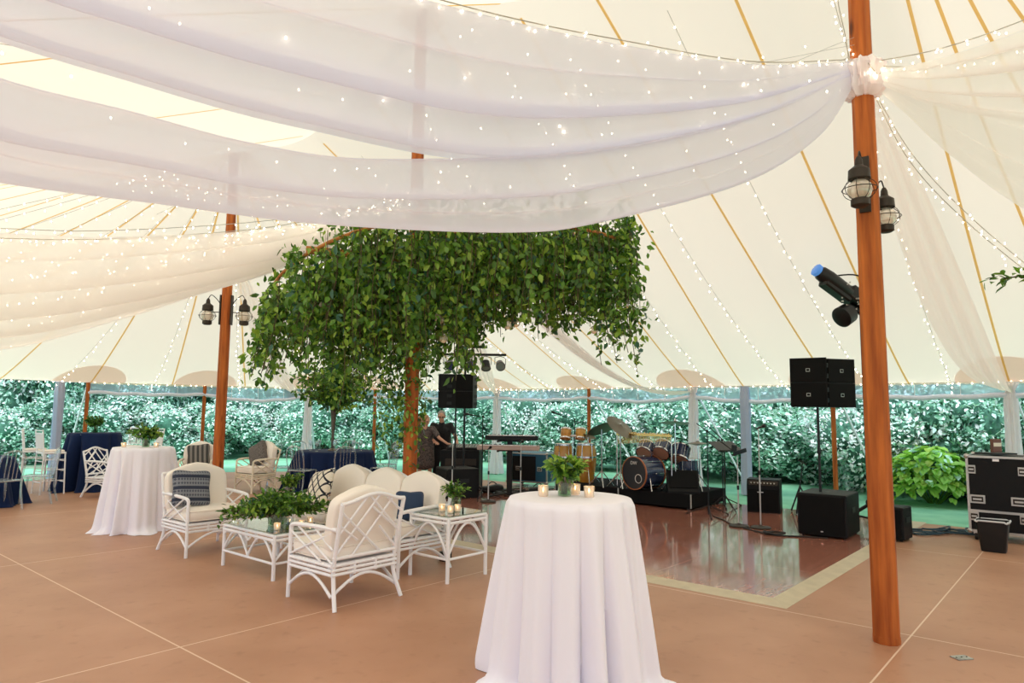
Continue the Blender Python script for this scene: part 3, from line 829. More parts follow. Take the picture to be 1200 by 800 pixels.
lantern(pb + Vector((math.cos(a1), math.sin(a1), 0)) * 0.082, a1, 'dark onion lantern on the near pole facing the camera', 0.85)
a2 = math.radians(35)
lantern(pb + Vector((math.cos(a2) * 0.082, math.sin(a2) * 0.082, -0.1)), a2, 'dark onion lantern on the back of the near pole', 0.8)
pb = P(UC, 11.0, 3.22)
for a, lb in ((math.radians(185), 'dark onion lantern on the left side of the second lanterned pole'), (math.radians(5), 'dark onion lantern on the right side of the second lanterned pole')):
    lantern(pb + Vector((math.cos(a), math.sin(a), 0)) * 0.078, a, lb)
# ------------------------------------------------------------------ rattan lounge furniture (local +y is the front)
WP = M['white_paint']
def bars(name, segs, r, mt, parent, n=8):
    g = MB()
    for s_ in segs: g.tube(s_, r, n)
    return g.build(name, mt, parent)
def back_cushion(w, h, t, hump, mt, parent, loc, tilt, name='back_cushion'):
    def warp(p):
        k = max(0.0, p.z / (h / 2))
        x = p.x / (w / 2)
        p.z += k * hump * (math.cos(PI * x) * 0.5 + 0.5) - k * hump * 0.15
        return p
    g = MB(); g.sup((0, 0, 0), (w, t, h), 0.35, 0.28, 40, 20, warp=lambda p: warp(p), R=RX(tilt))
    o = g.build(name, mt, parent, sharp=3); o.location = loc
    return o
def seat_cushion(w, d, t, mt, parent, loc, name='seat_cushion'):
    g = MB(); g.sup((0, 0, 0), (w, d, t), 0.4, 0.18, 40, 14)
    # piping along the edges
    for z in (t * 0.36, -t * 0.36):
        pts = []
        for j in range(40):
            b = 2 * PI * j / 40
            sp = lambda a, e: math.copysign(abs(a) ** e, a)
            pts.append((sp(math.cos(b), 0.18) * w / 2 * 0.985, sp(math.sin(b), 0.18) * d / 2 * 0.985, z))
        g.tube(pts, 0.006, 5, closed=True)
    o = g.build(name, mt, parent, sharp=3); o.location = loc
    return o
def rattan_seat(name, w, loc, rz, label, cat, humps=1, cushions=True, paint=WP, group=None, arms=True, ccol=None, d=0.72, bh=0.84):
    cc = ccol or M['cushion']
    t = thing(name, loc, rz, label, cat, group)
    r = 0.0155; hw = w / 2 - 0.03; fy, by = d / 2 - 0.04, -d / 2 + 0.06
    for sx in (-1, 1):
        bars('leg', [[(sx * hw, fy, 0.0), (sx * hw, fy - 0.005, 0.35), (sx * hw, fy - 0.01, 0.60 if arms else 0.36)]], r * 1.15, paint, t)
        bars('leg', [spline([(sx * (hw + 0.01), by - 0.07, 0.0), (sx * (hw - 0.02), by, 0.2), (sx * (hw - 0.02), by, 0.36), (sx * (hw - 0.01), by - 0.10, bh)], 5)], r * 1.15, paint, t)
    # seat frame: three stacked rails round the seat with little collars
    segs = []
    for z in (0.27, 0.305, 0.34):
        for sx in (-1, 1): segs.append([(sx * hw, by, z), (sx * hw, fy, z)])
        segs.append([(-hw, fy, z), (hw, fy, z)]); segs.append([(-hw, by, z), (hw, by, z)])
    for x in np.linspace(-hw * 0.33, hw * 0.33, 2):
        for y in (fy, by): segs.append([(x, y, 0.255), (x, y, 0.355)])
    bars('seat_frame', segs, r * 0.9, paint, t)
    # curved aprons between the legs
    segs = []
    n = max(1, humps)
    for y in (fy, by):
        a = arc((-hw, y, 0.10), (hw, y, 0.10), (0, 0, 0.145), 12)
        if n == 1: segs.append(a)
        else:
            for q in range(2):
                x0, x1 = -hw + q * hw, q * hw
                segs.append(arc((x0, y, 0.10 if q == 0 else 0.255), (x1, y, 0.255 if q == 0 else 0.10), (0, 0, 0.05), 8))
    for sx in (-1, 1): segs.append(arc((sx * hw, by, 0.10), (sx * hw, fy, 0.10), (0, 0, 0.145), 10))
    bars('apron', segs, r * 0.85, paint, t)
    if arms:
        for sx in (-1, 1):
            g = MB(); x = sx * hw
            g.tube(spline([(x - sx * 0.01, by - 0.045, 0.63), (x, by + 0.15, 0.635), (x, fy - 0.08, 0.62), (x, fy - 0.01, 0.595)], 6), r * 1.2, 8)
            # lattice below the arm rest
            for a, b in (((by, 0.36), (fy - 0.12, 0.61)), ((by + 0.02, 0.60), (fy - 0.02, 0.37)), ((by + 0.16, 0.36), (fy - 0.01, 0.56)), ((by + 0.0, 0.47), (by + 0.24, 0.61))):
                g.tube([(x, a[0], a[1]), (x, b[0], b[1])], r * 0.62, 6)
            g.build('arm', paint, t)
    # back: camel top rails and chinese chippendale lattice
    def bp(x, z):      # a point on the raked back plane
        k = (z - 0.36) / (bh - 0.36)
        return (x, by - 0.10 * k, z)
    g = MB(); n = humps; seg = 2 * hw / n
    top = []
    for q in range(n):
        x0 = -hw + q * seg
        for i in range(13):
            x = x0 + seg * i / 12
            top.append(bp(x * 0.99, bh + 0.065 * (0.5 - 0.5 * math.cos(2 * PI * i / 12))))
    g.tube(top, r * 1.1, 8)
    g.tube([bp(-hw + 0.02, 0.40), bp(hw - 0.02, 0.40)], r, 8)
    for q in range(n):
        cx = -hw + seg * (q + 0.5); s2 = seg / 2
        if q: g.tube([bp(cx - s2, 0.40), bp(cx - s2, bh)], r * 0.8, 6)
        L = [((-1, .40), (.15, bh + .05)), ((-1, .56), (-.25, bh + .04)), ((-.45, .40), (.62, bh + .03)), ((1, .40), (.30, .62)), ((.98, .56), (-.05, .80)),
             ((-1, bh - .05), (.45, .40)), ((-.15, bh + .05), (.98, .56)), ((.42, bh + .02), (1, .72)), ((-1, .68), (-.35, .53))]
        for a, b in L: g.tube([bp(cx + a[0] * s2, a[1]), bp(cx + b[0] * s2, b[1])], r * 0.66, 6)
    g.build('back_frame', paint, t)
    # seat deck
    g = MB(); g.box((0, 0, 0.352), (2 * hw - 0.01, d - 0.12, 0.012)); g.build('seat_deck', paint, t, smooth=False)
    if cushions:
        for q in range(n):
            cx = -hw + seg * (q + 0.5)
            seat_cushion(seg - 0.012, d - 0.10, 0.135, cc, t, (cx, 0.02, 0.43))
            back_cushion(seg - 0.01 if n > 1 else seg + 0.02, 0.50, 0.13, 0.075, cc, t, (cx, by + 0.055, 0.655), math.radians(10))
    return t
FV, FMV, FMU = AX, AX + PI, AX + PI / 2      # rotz facing +v, -v, -u
chA = rattan_seat('rattan_armchair', 0.74, P(3.80, 7.84), FMV, 'white rattan armchair with blue patterned pillow facing right at the left of the lounge', 'armchair', group='white rattan lounge chairs')
chB = rattan_seat('rattan_armchair', 0.72, P(3.70, 5.06), FV, 'white rattan armchair seen from behind nearest the camera, lattice back', 'armchair', group='white rattan lounge chairs')
sofa = rattan_seat('rattan_sofa', 1.92, P(4.72, 6.09), FMU, 'long cream rattan sofa with three humped back cushions', 'sofa', humps=3)
chC = rattan_seat('rattan_armchair', 0.62, P(7.05, 12.55), AX + PI * 0.52, 'cream rattan armchair with round grey pillow just right of the lanterned pole', 'armchair', paint=M['cream_paint'], group='cream rattan chairs further back', ccol=None, d=0.6, bh=0.80)
chD = rattan_seat('rattan_armchair', 0.62, P(6.15, 13.1), AX + PI * 0.8, 'cream rattan armchair with striped dark pillow half hidden by the lanterned pole', 'armchair', paint=M['cream_paint'], group='cream rattan chairs further back', d=0.6, bh=0.80)
chE = rattan_seat('rattan_armchair', 0.60, P(4.85, 13.75), AX + PI * 1.15, 'white rattan armchair without cushions between navy table and white cocktail table', 'armchair', cushions=False, d=0.6, bh=0.80)

# cushions lying on the seats
def cushion_mat(kind):
    m = mat('pillow_' + kind, (0.8, 0.76, 0.7), 0.9, bump=0.2, scale=20, bscale=80)
    nt = m.node_tree; b = nt.nodes['Principled BSDF']
    t = nt.nodes.new('ShaderNodeTexCoord'); sp = nt.nodes.new('ShaderNodeSeparateXYZ'); nt.links.new(t.outputs['Generated'], sp.inputs[0])
    def math_(op, a, bb=None, c=None):
        n = nt.nodes.new('ShaderNodeMath'); n.operation = op
        for i, v in enumerate((a, bb, c)):
            if v is None: continue
            if isinstance(v, (int, float)): n.inputs[i].default_value = v
            else: nt.links.new(v, n.inputs[i])
        return n.outputs[0]
    X, Z = sp.outputs['X'], sp.outputs['Z']
    mx = nt.nodes.new('ShaderNodeMixRGB')
    if kind == 'trellis':
        a = math_('ADD', X, Z); c = math_('SUBTRACT', X, Z)
        la = math_('LESS_THAN', math_('PINGPONG', math_('MULTIPLY', a, 3.2), 0.5), 0.10)
        lc = math_('LESS_THAN', math_('PINGPONG', math_('MULTIPLY', c, 3.2), 0.5), 0.10)
        f = math_('MAXIMUM', la, lc)
        mx.inputs[1].default_value = (0.80, 0.72, 0.60, 1); mx.inputs[2].default_value = (0.015, 0.018, 0.03, 1)
    elif kind == 'woven':
        rows = math_('PINGPONG', math_('MULTIPLY', Z, 9), 0.5)
        zig = math_('PINGPONG', math_('MULTIPLY', X, 14), 0.5)
        f = math_('GREATER_THAN', math_('ADD', math_('MULTIPLY', rows, 1.1), math_('MULTIPLY', zig, 0.9)), 0.62)
        band = math_('GREATER_THAN', math_('PINGPONG', math_('MULTIPLY', Z, 3.1), 0.5), 0.36)
        f = math_('MAXIMUM', math_('MULTIPLY', f, 0.75), math_('MULTIPLY', band, 0.95))
        mx.inputs[1].default_value = (0.22, 0.23, 0.26, 1); mx.inputs[2].default_value = (0.018, 0.026, 0.055, 1)
    else:
        f = math_('GREATER_THAN', math_('PINGPONG', math_('MULTIPLY', X, 5), 0.5), 0.25)
        mx.inputs[1].default_value = (0.22, 0.20, 0.18, 1); mx.inputs[2].default_value = (0.05, 0.05, 0.05, 1)
    nt.links.new(f, mx.inputs[0]); nt.links.new(mx.outputs[0], b.inputs['Base Color'])
    return m
def pillow(loc, rz, w, h, t, tilt, roll, mt, label, fringe=None):
    g = MB()
    def warp(p):
        # pinched corners
        x, z = p.x / (w / 2), p.z / (h / 2)
        k = 1 - 0.10 * (1 - abs(x)) * (abs(z) ** 3) ; k2 = 1 - 0.10 * (1 - abs(z)) * (abs(x) ** 3)
        p.z *= k; p.x *= k2; p.y *= max(0.12, (1 - x ** 4) * (1 - z ** 4)) ** 0.45
        return p
    vs = []
    g.sup((0, 0, 0), (w, t, h), 0.30, 0.30, 44, 22, warp=warp)
    o = g.build('throw_pillow', mt, sharp=3)
    o.rotation_euler = (tilt, roll, rz); o.location = loc
    o.rotation_mode = 'ZXY' if False else 'XYZ'
    R = Matrix.Rotation(rz, 4, 'Z') @ Matrix.Rotation(tilt, 4, 'X') @ Matrix.Rotation(roll, 4, 'Y')
    o.rotation_euler = R.to_euler()
    tag(o, label, 'pillow')
    if fringe:
        f = MB(); n = 60
        for i in range(n):
            q = i / n * 4; s_ = int(q); k = (q - s_) * 2 - 1
            x, z = ((k, 1), (1, -k), (-k, -1), (-1, k))[s_]
            a = Vector((x * w / 2 * 0.95, 0, z * h / 2 * 0.95)); f.tube([a, a * 1.045 + Vector((0, random.uniform(-.008, .008), 0))], 0.006, 5)
        f.build('fringe', fringe, o)
    return o
fm = M['pillow_dark'] = mat('fringe_dark', (0.05, 0.05, 0.06), 0.9)
def seat_pt(ch, x, y, z):
    return ch.matrix_basis @ Vector((x, y, z))
def off(ch, x, y, z):
    R = Matrix.Rotation(ch.rotation_euler.z, 4, 'Z')
    return Vector(ch.location) + (R @ Vector((x, y, z)))
pillow(off(chA, 0.15, -0.05, 0.695), FMV, 0.44, 0.42, 0.15, math.radians(16), math.radians(-5), cushion_mat('woven'), 'dark blue and grey woven pillow on the left white armchair')
pillow(off(sofa, 0.74, 0.10, 0.69), FMU - 0.2, 0.46, 0.46, 0.15, math.radians(22), math.radians(12), cushion_mat('trellis'), 'cream pillow with dark trellis pattern on the sofa', M['cushion'])
pillow(off(sofa, -0.74, 0.02, 0.635), FMU + 1.25, 0.31, 0.31, 0.14, math.radians(14), math.radians(-4), mat('navy_velvet', (0.008, 0.03, 0.085), 0.7, sheen=0.15), 'plain navy blue pillow at the right end of the sofa')
pillow(off(chC, 0.05, -0.05, 0.72), chC.rotation_euler.z + 0.1, 0.44, 0.46, 0.17, math.radians(15), 0.5, mat('grey_speckled', (0.16, 0.14, 0.13), 0.95, var=0.6, scale=60), 'speckled grey brown pillow on the chair right of the lanterned pole')
pillow(off(chD, 0, -0.05, 0.71), chD.rotation_euler.z, 0.42, 0.42, 0.15, math.radians(14), 0.1, cushion_mat('striped'), 'grey striped pillow on the chair behind the lanterned pole')

# glass topped rattan tables
def rattan_table(loc, rz, sx, sy, h, label, cat='side table'):
    t = thing('rattan_table', loc, rz, label, cat, 'white rattan tables')
    r = 0.016; x, y = sx / 2 - 0.02, sy / 2 - 0.02
    for a in (-1, 1):
        for b in (-1, 1): bars('leg', [[(a * x, b * y, 0), (a * x, b * y, h - 0.02)]], r * 1.15, WP, t)
    seg = []
    for z in (h - 0.015, h - 0.055):
        for b in (-1, 1): seg.append([(-x, b * y, z), (x, b * y, z)]); seg.append([(b * x, -y, z), (b * x, y, z)])
    bars('top_frame', seg, r, WP, t)
    seg = []; z = h * 0.36
    for b in (-1, 1): seg.append([(-x, b * y, z), (x, b * y, z)]); seg.append([(b * x, -y, z), (b * x, y, z)])
    bars('stretcher', seg, r * 0.8, WP, t)
    seg = []
    for b in (-1, 1):
        n = 1 if sx < 0.8 else 2
        for q in range(n):
            x0 = -x + 2 * x * q / n; x1 = -x + 2 * x * (q + 1) / n
            seg.append(arc((x0, b * y, h * 0.40), (x1, b * y, h * 0.40), (0, 0, h * 0.48), 14))
            seg.append([(x0, b * y, h * 0.75), (x0 + 0.07, b * y, h - 0.05)]); seg.append([(x1, b * y, h * 0.75), (x1 - 0.07, b * y, h - 0.05)])
        seg.append(arc((b * x, -y, h * 0.40), (b * x, y, h * 0.40), (0, 0, h * 0.48), 14))
    bars('arch', seg, r * 0.75, WP, t)
    g = MB(); g.rbox((0, 0, h + 0.008), (sx - 0.02, sy - 0.02, 0.012), 0.003); g.build('glass_top', M['glass'], t, smooth=False)
    return t
coffee = rattan_table(P(3.88, 6.44), RU + PI / 2, 1.0, 0.66, 0.42, 'low white rattan coffee table with glass top under trailing greenery', 'coffee table')
sideR = rattan_table(P(4.86, 4.95 - 0.0), RU, 0.56, 0.56, 0.60, 'white rattan side table with glass top right of the sofa')
sideL = rattan_table(P(4.72, 7.55), RU, 0.60, 0.60, 0.52, 'white rattan side table with glass top between left armchair and sofa')

# ------------------------------------------------------------------ greens, vases, votives
def rng_dirs(rng, n):
    v = rng.normal(size=(n, 3)); return v / np.linalg.norm(v, axis=1, keepdims=True)
GM = [M['green_a'], M['green_b'], M['green_c'], M['green_d']]
def bouquet(loc, label, R, n_stem, n_leaf, vr=0.055, vh=0.13, leaf=0.05, flat=0.7, seed=1, trail=0, cat='plant', w=(0.35, 0.4, 0.2, 0.05)):
    rng = np.random.default_rng(seed)
    t = thing('greenery_vase', loc, 0, label, cat, 'vases of greenery')
    g = MB(); g.lathe([(vr * 0.92, 0.001), (vr * 0.95, 0.006), (vr, vh)], 20, cap=False); g.build('vase', M['vase_glass'], t)
    g = MB(); g.lathe([(vr * 0.88, 0.006), (vr * 0.9, 0.01), (vr * 0.92, vh * 0.7)], 16); g.build('water', M['vase_glass'], t)
    st = MB(); C = []; D = []; N = []; Ls = []
    for i in range(n_stem):
        a = rng.uniform(0, 2 * PI); out = rng.uniform(0.25, 1)
        low = i < trail
        if low: a = rng.choice([rng.uniform(0, 2 * PI), PI * 1.15, 0.1]); out = rng.uniform(1.1, 1.7)
        end = np.array([math.cos(a) * R * out, math.sin(a) * R * out, vh + (R * flat * rng.uniform(0.5, 1.1) * (1.15 - 0.5 * out) if not low else rng.uniform(-vh * 0.5, 0.1))])
        p0 = np.array([rng.uniform(-.5, .5) * vr, rng.uniform(-.5, .5) * vr, 0.01]); p1 = np.array([math.cos(a) * R * out * .35, math.sin(a) * R * out * .35, vh + R * flat * .5])
        pts = [(1 - s) ** 2 * p0 + 2 * s * (1 - s) * p1 + s * s * end for s in np.linspace(0, 1, 7)]
        st.tube([Vector(p) for p in pts], 0.0025, 4)
        m = n_leaf // n_stem
        for k in range(m):
            s = rng.uniform(0.35, 1.02); p = (1 - s) ** 2 * p0 + 2 * s * (1 - s) * p1 + s * s * end
            d = rng.normal(size=3) * 0.8 + np.array([math.cos(a), math.sin(a), 0.15]) * 0.9
            C.append(p + rng.normal(size=3) * R * 0.05); D.append(d); N.append(rng.normal(size=3) * 0.5 + np.array([0, 0, 1])); Ls.append(leaf * rng.uniform(0.6, 1.3))
    st.build('stems', M['stem'], t)
    Ls = np.array(Ls)
    leaf_mesh('leaves', np.array(C), np.array(D), np.array(N), Ls, Ls * 0.5, GM, t, weights=list(w))
    return t
def votive(loc, label, s=1.0):
    t = thing('votive_candle', loc, 0, label, 'candle', 'glass votive candles')
    g = MB(); g.lathe([(0.026, 0.001), (0.031, 0.004), (0.034, 0.068), (0.031, 0.068), (0.028, 0.008)], 18, cap=False); g.build('glass_cup', M['votive_glass'], t)
    g = MB(); g.lathe([(0.024, 0.009), (0.026, 0.03), (0.004, 0.031)], 14); g.build('wax', M['wax'], t)
    g = MB(); g.lathe([(0.001, 0.032), (0.0045, 0.04), (0.001, 0.056)], 8); g.build('flame', M['flame'], t)
    t.scale = (s, s, s)
    return t
bouquet(off(coffee, -0.02, 0.02, 0.436), 'large mound of trailing greenery on the low coffee table', 0.36, 80, 3000, 0.09, 0.12, 0.06, 0.52, 3, trail=20, w=(.45, .38, .12, .05))
bouquet(off(sideL, 0.0, 0.02, 0.536), 'small vase of greens on the side table between left armchair and sofa', 0.17, 20, 420, 0.05, 0.13, 0.05, 0.9, 4)
bouquet(off(sideR, 0.10, 0.0, 0.616), 'small upright vase of greens on the side table right of the sofa', 0.14, 18, 300, 0.05, 0.13, 0.045, 1.1, 5)
for dx, dy, lb in ((-0.08, 0.02, 'glowing votive left of the greens on the right side table'), (0.02, -0.10, 'glowing votive in front of the greens on the right side table'), (-0.10, -0.12, 'third glowing votive at the near corner of the right side table')):
    votive(off(sideR, dx, dy, 0.615), lb)
for dx, dy, lb in ((-0.14, -0.05, 'votive left of the greens on the left side table'), (-0.10, -0.15, 'votive in front of the greens on the left side table')):
    votive(off(sideL, dx, dy, 0.535), lb)
for dx, dy, lb in ((-0.25, -0.22, 'votive at the near edge of the coffee table'), (-0.36, -0.05, 'votive on the coffee table beside the near armchair'), (-0.33, 0.2, 'votive at the sofa side of the coffee table')):
    votive(off(coffee, dx, dy, 0.435), lb)

# ------------------------------------------------------------------ cocktail tables under floor-length cloths
def cloth_table(loc, R, h, label, cloth, folds, flare, pool, seed, cat='table', tname='cocktail_table', tl='round cocktail table hidden under '):
    t = thing(tname, loc, 0, tl + label, cat)
    g = MB(); g.lathe([(R - 0.005, h - 0.028), (R - 0.004, h - 0.008)], 40); g.build('table_top', M['steel'], t)
    g = MB(); g.tube([(0, 0, 0.03), (0, 0, h - 0.03)], 0.035, 12); g.build('pole', M['steel'], t)
    g = MB(); g.lathe([(R * 0.7, 0.0), (R * 0.7, 0.015), (0.04, 0.05)], 24); g.build('base', M['steel'], t)
    rnd = random.Random(seed)
    ph = [rnd.uniform(0, 6.28) for _ in range(6)]
    def fold(a):
        s_ = 1.9 * abs(math.sin(folds * 0.5 * a + ph[0] + 0.9 * math.sin(a * 2 + ph[4]) + 0.3 * math.sin(3 * a + ph[5]))) ** 0.75 - 1.0 + 0.22 * math.sin((2 * folds + 1) * a + ph[1]) + 0.3 * math.sin(3 * a + ph[2])
        return s_
    def sharp(a):
        return fold(a)
    g = MB(); N = 288; rows = []
    prof = []
    K = 34
    for i in range(7): prof.append(('top', R * i / 6 * 0.995 + 0.001))
    for i in range(1, K + 1): prof.append(('side', i / K))
    vs = []; fs = []
    for kind, q in prof:
        for j in range(N):
            a = 2 * PI * j / N
            if kind == 'top': r, z = q, h + 0.002
            else:
                amp = 0.004 + 0.10 * flare ** 0.6 * q ** 0.75 * (1.5 + 0.75 * math.sin(2 * a + ph[3])) * R / 0.4 * (1.0 if R < 0.6 else 0.6)
                r = R + 0.012 + flare * 0.17 * q ** 1.15 * (R / 0.4) ** 0.5 + amp * sharp(a)
                z = (h + 0.0) * (1 - q) - 0.012 * (1 - q) * 0
                z -= 0.014 * min(1, q * 12)
                if q > 0.9:
                    k = (q - 0.9) / 0.1
                    r += pool * k * k * (0.6 + 0.6 * math.sin(5 * a + ph[3]) + 0.25 * math.sin(13 * a + ph[5]))
                    z = max(0.004, z + 0.02 * k * abs(math.sin(7 * a + ph[5])))
                z = max(z, 0.004)
            vs.append((r * math.cos(a), r * math.sin(a), z))
    for i in range(len(prof) - 1):
        for j in range(N):
            j2 = (j + 1) % N
            fs.append((i * N + j, i * N + j2, (i + 1) * N + j2, (i + 1) * N + j))
    fs.append(tuple(reversed(range(N))))
    g.add(vs, fs)
    o = g.build('tablecloth', cloth, sharp=2.5); o.location = loc
    tag(o, label, 'tablecloth')
    return t
tn = P(3.50, 2.56) + Vector((0.045, 0, 0))
cloth_table(tn, 0.378, 1.07, 'white floor-length cloth on the near cocktail table in front', M['white_cloth'], 12, 0.42, 0.10, 11)
tf = P(3.80, 9.85) + Vector((0.08, 0, 0))
cloth_table(tf, 0.365, 1.07, 'white floor-length cloth on the far left cocktail table', M['white_cloth'], 12, 0.40, 0.10, 5)
bouquet(tn + Vector((-0.03, 0.06, 1.075)), 'glass cylinder of fern-like greens on the near cocktail table', 0.165, 34, 620, 0.045, 0.12, 0.055, 0.75, 8, w=(.15, .5, .3, .05))
for dx, dy, lb in ((-0.165, 0.04, 'votive at the left on the near cocktail table'), (0.045, 0.14, 'votive behind the greens on the near cocktail table'), (0.12, 0.01, 'votive at the right on the near cocktail table')):
    votive(tn + Vector((dx, dy, 1.073)), lb, 1.0)
bouquet(tf + Vector((0.03, 0, 1.075)), 'vase of dark greens on the far left cocktail table', 0.20, 24, 380, 0.05, 0.12, 0.07, 0.7, 9, w=(.5, .35, .1, .05))
votive(tf + Vector((0.22, -0.1, 1.073)), 'votive on the far left cocktail table')
votive(tf + Vector((-0.2, -0.12, 1.073)), 'second votive on the far left cocktail table, at its left')
# tall navy table with barstools
nt_ = P(5.05, 15.2)
cloth_table(nt_, 0.45, 1.09, 'navy floor-length cloth on the tall table between the barstools', M['navy_cloth'], 7, 0.9, 0.05, 3, tl='tall round table hidden under ')
bouquet(nt_ + Vector((0.0, 0, 1.095)), 'vase of dark greens on the tall navy table', 0.2, 20, 260, 0.05, 0.14, 0.08, 0.8, 10, w=(.6, .3, .05, .05))
def barstool(loc, rz, label):
    t = thing('chiavari_barstool', loc, rz, label, 'barstool', 'white chiavari barstools')
    r = 0.013
    for sx in (-1, 1):
        bars('leg', [[(sx * 0.2, 0.19, 0), (sx * 0.175, 0.175, 0.74)]], r, WP, t)
        bars('leg', [[(sx * 0.2, -0.2, 0), (sx * 0.175, -0.175, 0.74), (sx * 0.18, -0.22, 1.18)]], r, WP, t)
    seg = []
    for z in (0.22, 0.42, 0.6):
        for b in (-1, 1): seg.append([(-0.19, b * 0.185, z), (0.19, b * 0.185, z)]); seg.append([(b * 0.19, -0.185, z + 0.03), (b * 0.19, 0.185, z + 0.03)])
    bars('rung', seg, r * 0.7, WP, t, 6)
    g = MB(); g.rbox((0, 0, 0.75), (0.38, 0.38, 0.035), 0.01); g.build('seat', WP, t)
    seg = [[(-0.18, -0.22, 1.16), (0.18, -0.22, 1.16)], [(-0.18, -0.215, 1.10), (0.18, -0.215, 1.10)], [(-0.178, -0.185, 0.84), (0.178, -0.185, 0.84)]]
    for i in range(6): x = -0.13 + 0.052 * i; seg.append([(x, -0.187, 0.84), (x, -0.217, 1.12)])
    bars('back', seg, r * 0.8, WP, t, 6)
    g = MB(); g.sup((0, 0, 0.785), (0.36, 0.36, 0.045), 0.5, 0.3, 24, 8); g.build('seat_pad', M['cushion'], t)
    return t
barstool(P(4.22, 14.85), AX - PI / 2 + 0.05, 'white barstool nearest at the left of the tall navy table')
barstool(P(4.15, 15.55), AX - PI / 2 - 0.3, 'white barstool further back at the left of the tall navy table')
barstool(P(5.95, 14.85), AX + PI / 2 - 0.1, 'white barstool at the right of the tall navy table')
barstool(P(5.85, 15.6), AX + PI / 2 + 0.5, 'white barstool further back at the right of the tall navy table')

# round navy dining tables and clear chairs
n2 = Vector((-3.6, 14.2, 0))
cloth_table(n2, 0.76, 0.76, 'navy floor-length cloth on the round dining table behind the sofa', M['navy_cloth'], 11, 0.5, 0.03, 7, tl='round dining table hidden under ', tname='dining_table')
n3 = Vector((-8.95, 11.2, 0))
cloth_table(n3, 0.74, 0.76, 'navy floor-length cloth on the round table cut by the left edge', M['navy_cloth'], 11, 0.5, 0.03, 17, tl='round table under ', tname='dining_table')
def ghost_chair(loc, rz, label):
    t = thing('clear_chair', loc, rz, label, 'chair', 'clear acrylic chairs')
    A_ = M['acrylic']
    for sx in (-1, 1):
        bars('leg', [[(sx * 0.19, 0.20, 0), (sx * 0.185, 0.19, 0.44)]], [0.012, 0.02], A_, t)
        bars('leg', [spline([(sx * 0.19, -0.25, 0), (sx * 0.18, -0.2, 0.25), (sx * 0.18, -0.19, 0.45)], 4)], 0.016, A_, t)
    g = MB(); g.sup((0, 0, 0.45), (0.43, 0.43, 0.035), 0.5, 0.25, 28, 8); g.build('seat', A_, t)
    g = MB()
    g.tube(spline([(-0.18, -0.19, 0.46), (-0.19, -0.23, 0.7), (-0.15, -0.26, 0.86), (0, -0.27, 0.91), (0.15, -0.26, 0.86), (0.19, -0.23, 0.7), (0.18, -0.19, 0.46)], 6), 0.014, 8)
    for x in (-0.09, -0.03, 0.03, 0.09): g.tube([(x, -0.195, 0.47), (x, -0.265, 0.89)], 0.008, 6)
    g.build('back', A_, t)
    return t
for i, (d, lb) in enumerate(((-110, 'clear acrylic chair at the near left of the navy round table'), (-68, 'clear acrylic chair at the near right of the navy round table'), (-160, 'clear acrylic chair at the left end of the navy round table'), (-15, 'clear acrylic chair at the right end of the navy round table'), (35, 'clear acrylic chair behind the right of the navy round table'), (140, 'clear acrylic chair behind the left of the navy round table'), (90, 'clear acrylic chair on the far side of the navy round table'))):
    a = math.radians(d); ghost_chair(n2 + Vector((math.cos(a), math.sin(a), 0)) * 1.08, a + PI / 2, lb)
for d, lb in ((-22, 'clear acrylic chair at the left edge, nearer one'), (22, 'clear acrylic chair at the left edge, further one')):
    a = math.radians(d); ghost_chair(n3 + Vector((math.cos(a), math.sin(a), 0)) * 1.12, a + PI / 2, lb)
# glassware on the round table
def goblet(loc, label):
    g = MB(); g.lathe([(0.032, 0), (0.03, 0.004), (0.005, 0.01), (0.005, 0.09), (0.035, 0.13), (0.04, 0.17), (0.032, 0.215)], 14, cap=False)
    o = g.build('wine_glass', M['acrylic']); o.location = loc; tag(o, label, 'glass', 'wine glasses on the round table'); return o
for i in range(8):
    a = 2 * PI * i / 8 + 0.2
    goblet(n2 + Vector((math.cos(a) * 0.5, math.sin(a) * 0.5, 0.765)), 'clear wine glass on the navy round table, ' + ORD[i] + ' going round from its right')
# tall arrangement on the round table
t = thing('tall_arrangement', n2 + Vector((-0.06, -0.05, 0.765)), 0, 'tall vase with a big head of loose greenery on the navy round table', 'plant')
g = MB(); g.lathe([(0.10, 0), (0.095, 0.015), (0.03, 0.05), (0.028, 0.35), (0.055, 0.7), (0.085, 0.95)], 20); g.build('vase', mat('smoked_glass', (0.10, 0.075, 0.055), 0.25, var=0.4, scale=10), t)
rng = np.random.default_rng(21); C = []; D = []; N = []; g = MB()
for i in range(80):
    a = rng.uniform(0, 2 * PI); o_ = rng.uniform(0.1, 1); e = np.array([math.cos(a) * 0.92 * o_, math.sin(a) * 0.92 * o_, 0.95 + rng.uniform(0.1, 1.0) * (1.25 - o_ * 0.7)])
    p0 = np.array([0, 0, 0.85]); p1 = np.array([e[0] * .25, e[1] * .25, 0.95 + (e[2] - .95) * .8])
    B = lambda s: (1 - s) ** 2 * p0 + 2 * s * (1 - s) * p1 + s * s * e
    g.tube([Vector(B(s)) for s in np.linspace(0, 1, 7)], 0.006, 4)
    for k in range(34):
        s = rng.uniform(0.2, 1.05); C.append(B(s) + rng.normal(size=3) * 0.05); D.append(rng.normal(size=3) + np.array([math.cos(a) * .5, math.sin(a) * .5, -0.3])); N.append(rng.normal(size=3) + np.array([0, -.3, .8]))
g.build('branches', M['stem'], t)
Ls = rng.uniform(0.09, 0.16, len(C)); leaf_mesh('leaves', np.array(C), np.array(D), np.array(N), Ls, Ls * .5, GM, t, weights=[.35, .4, .15, .1])

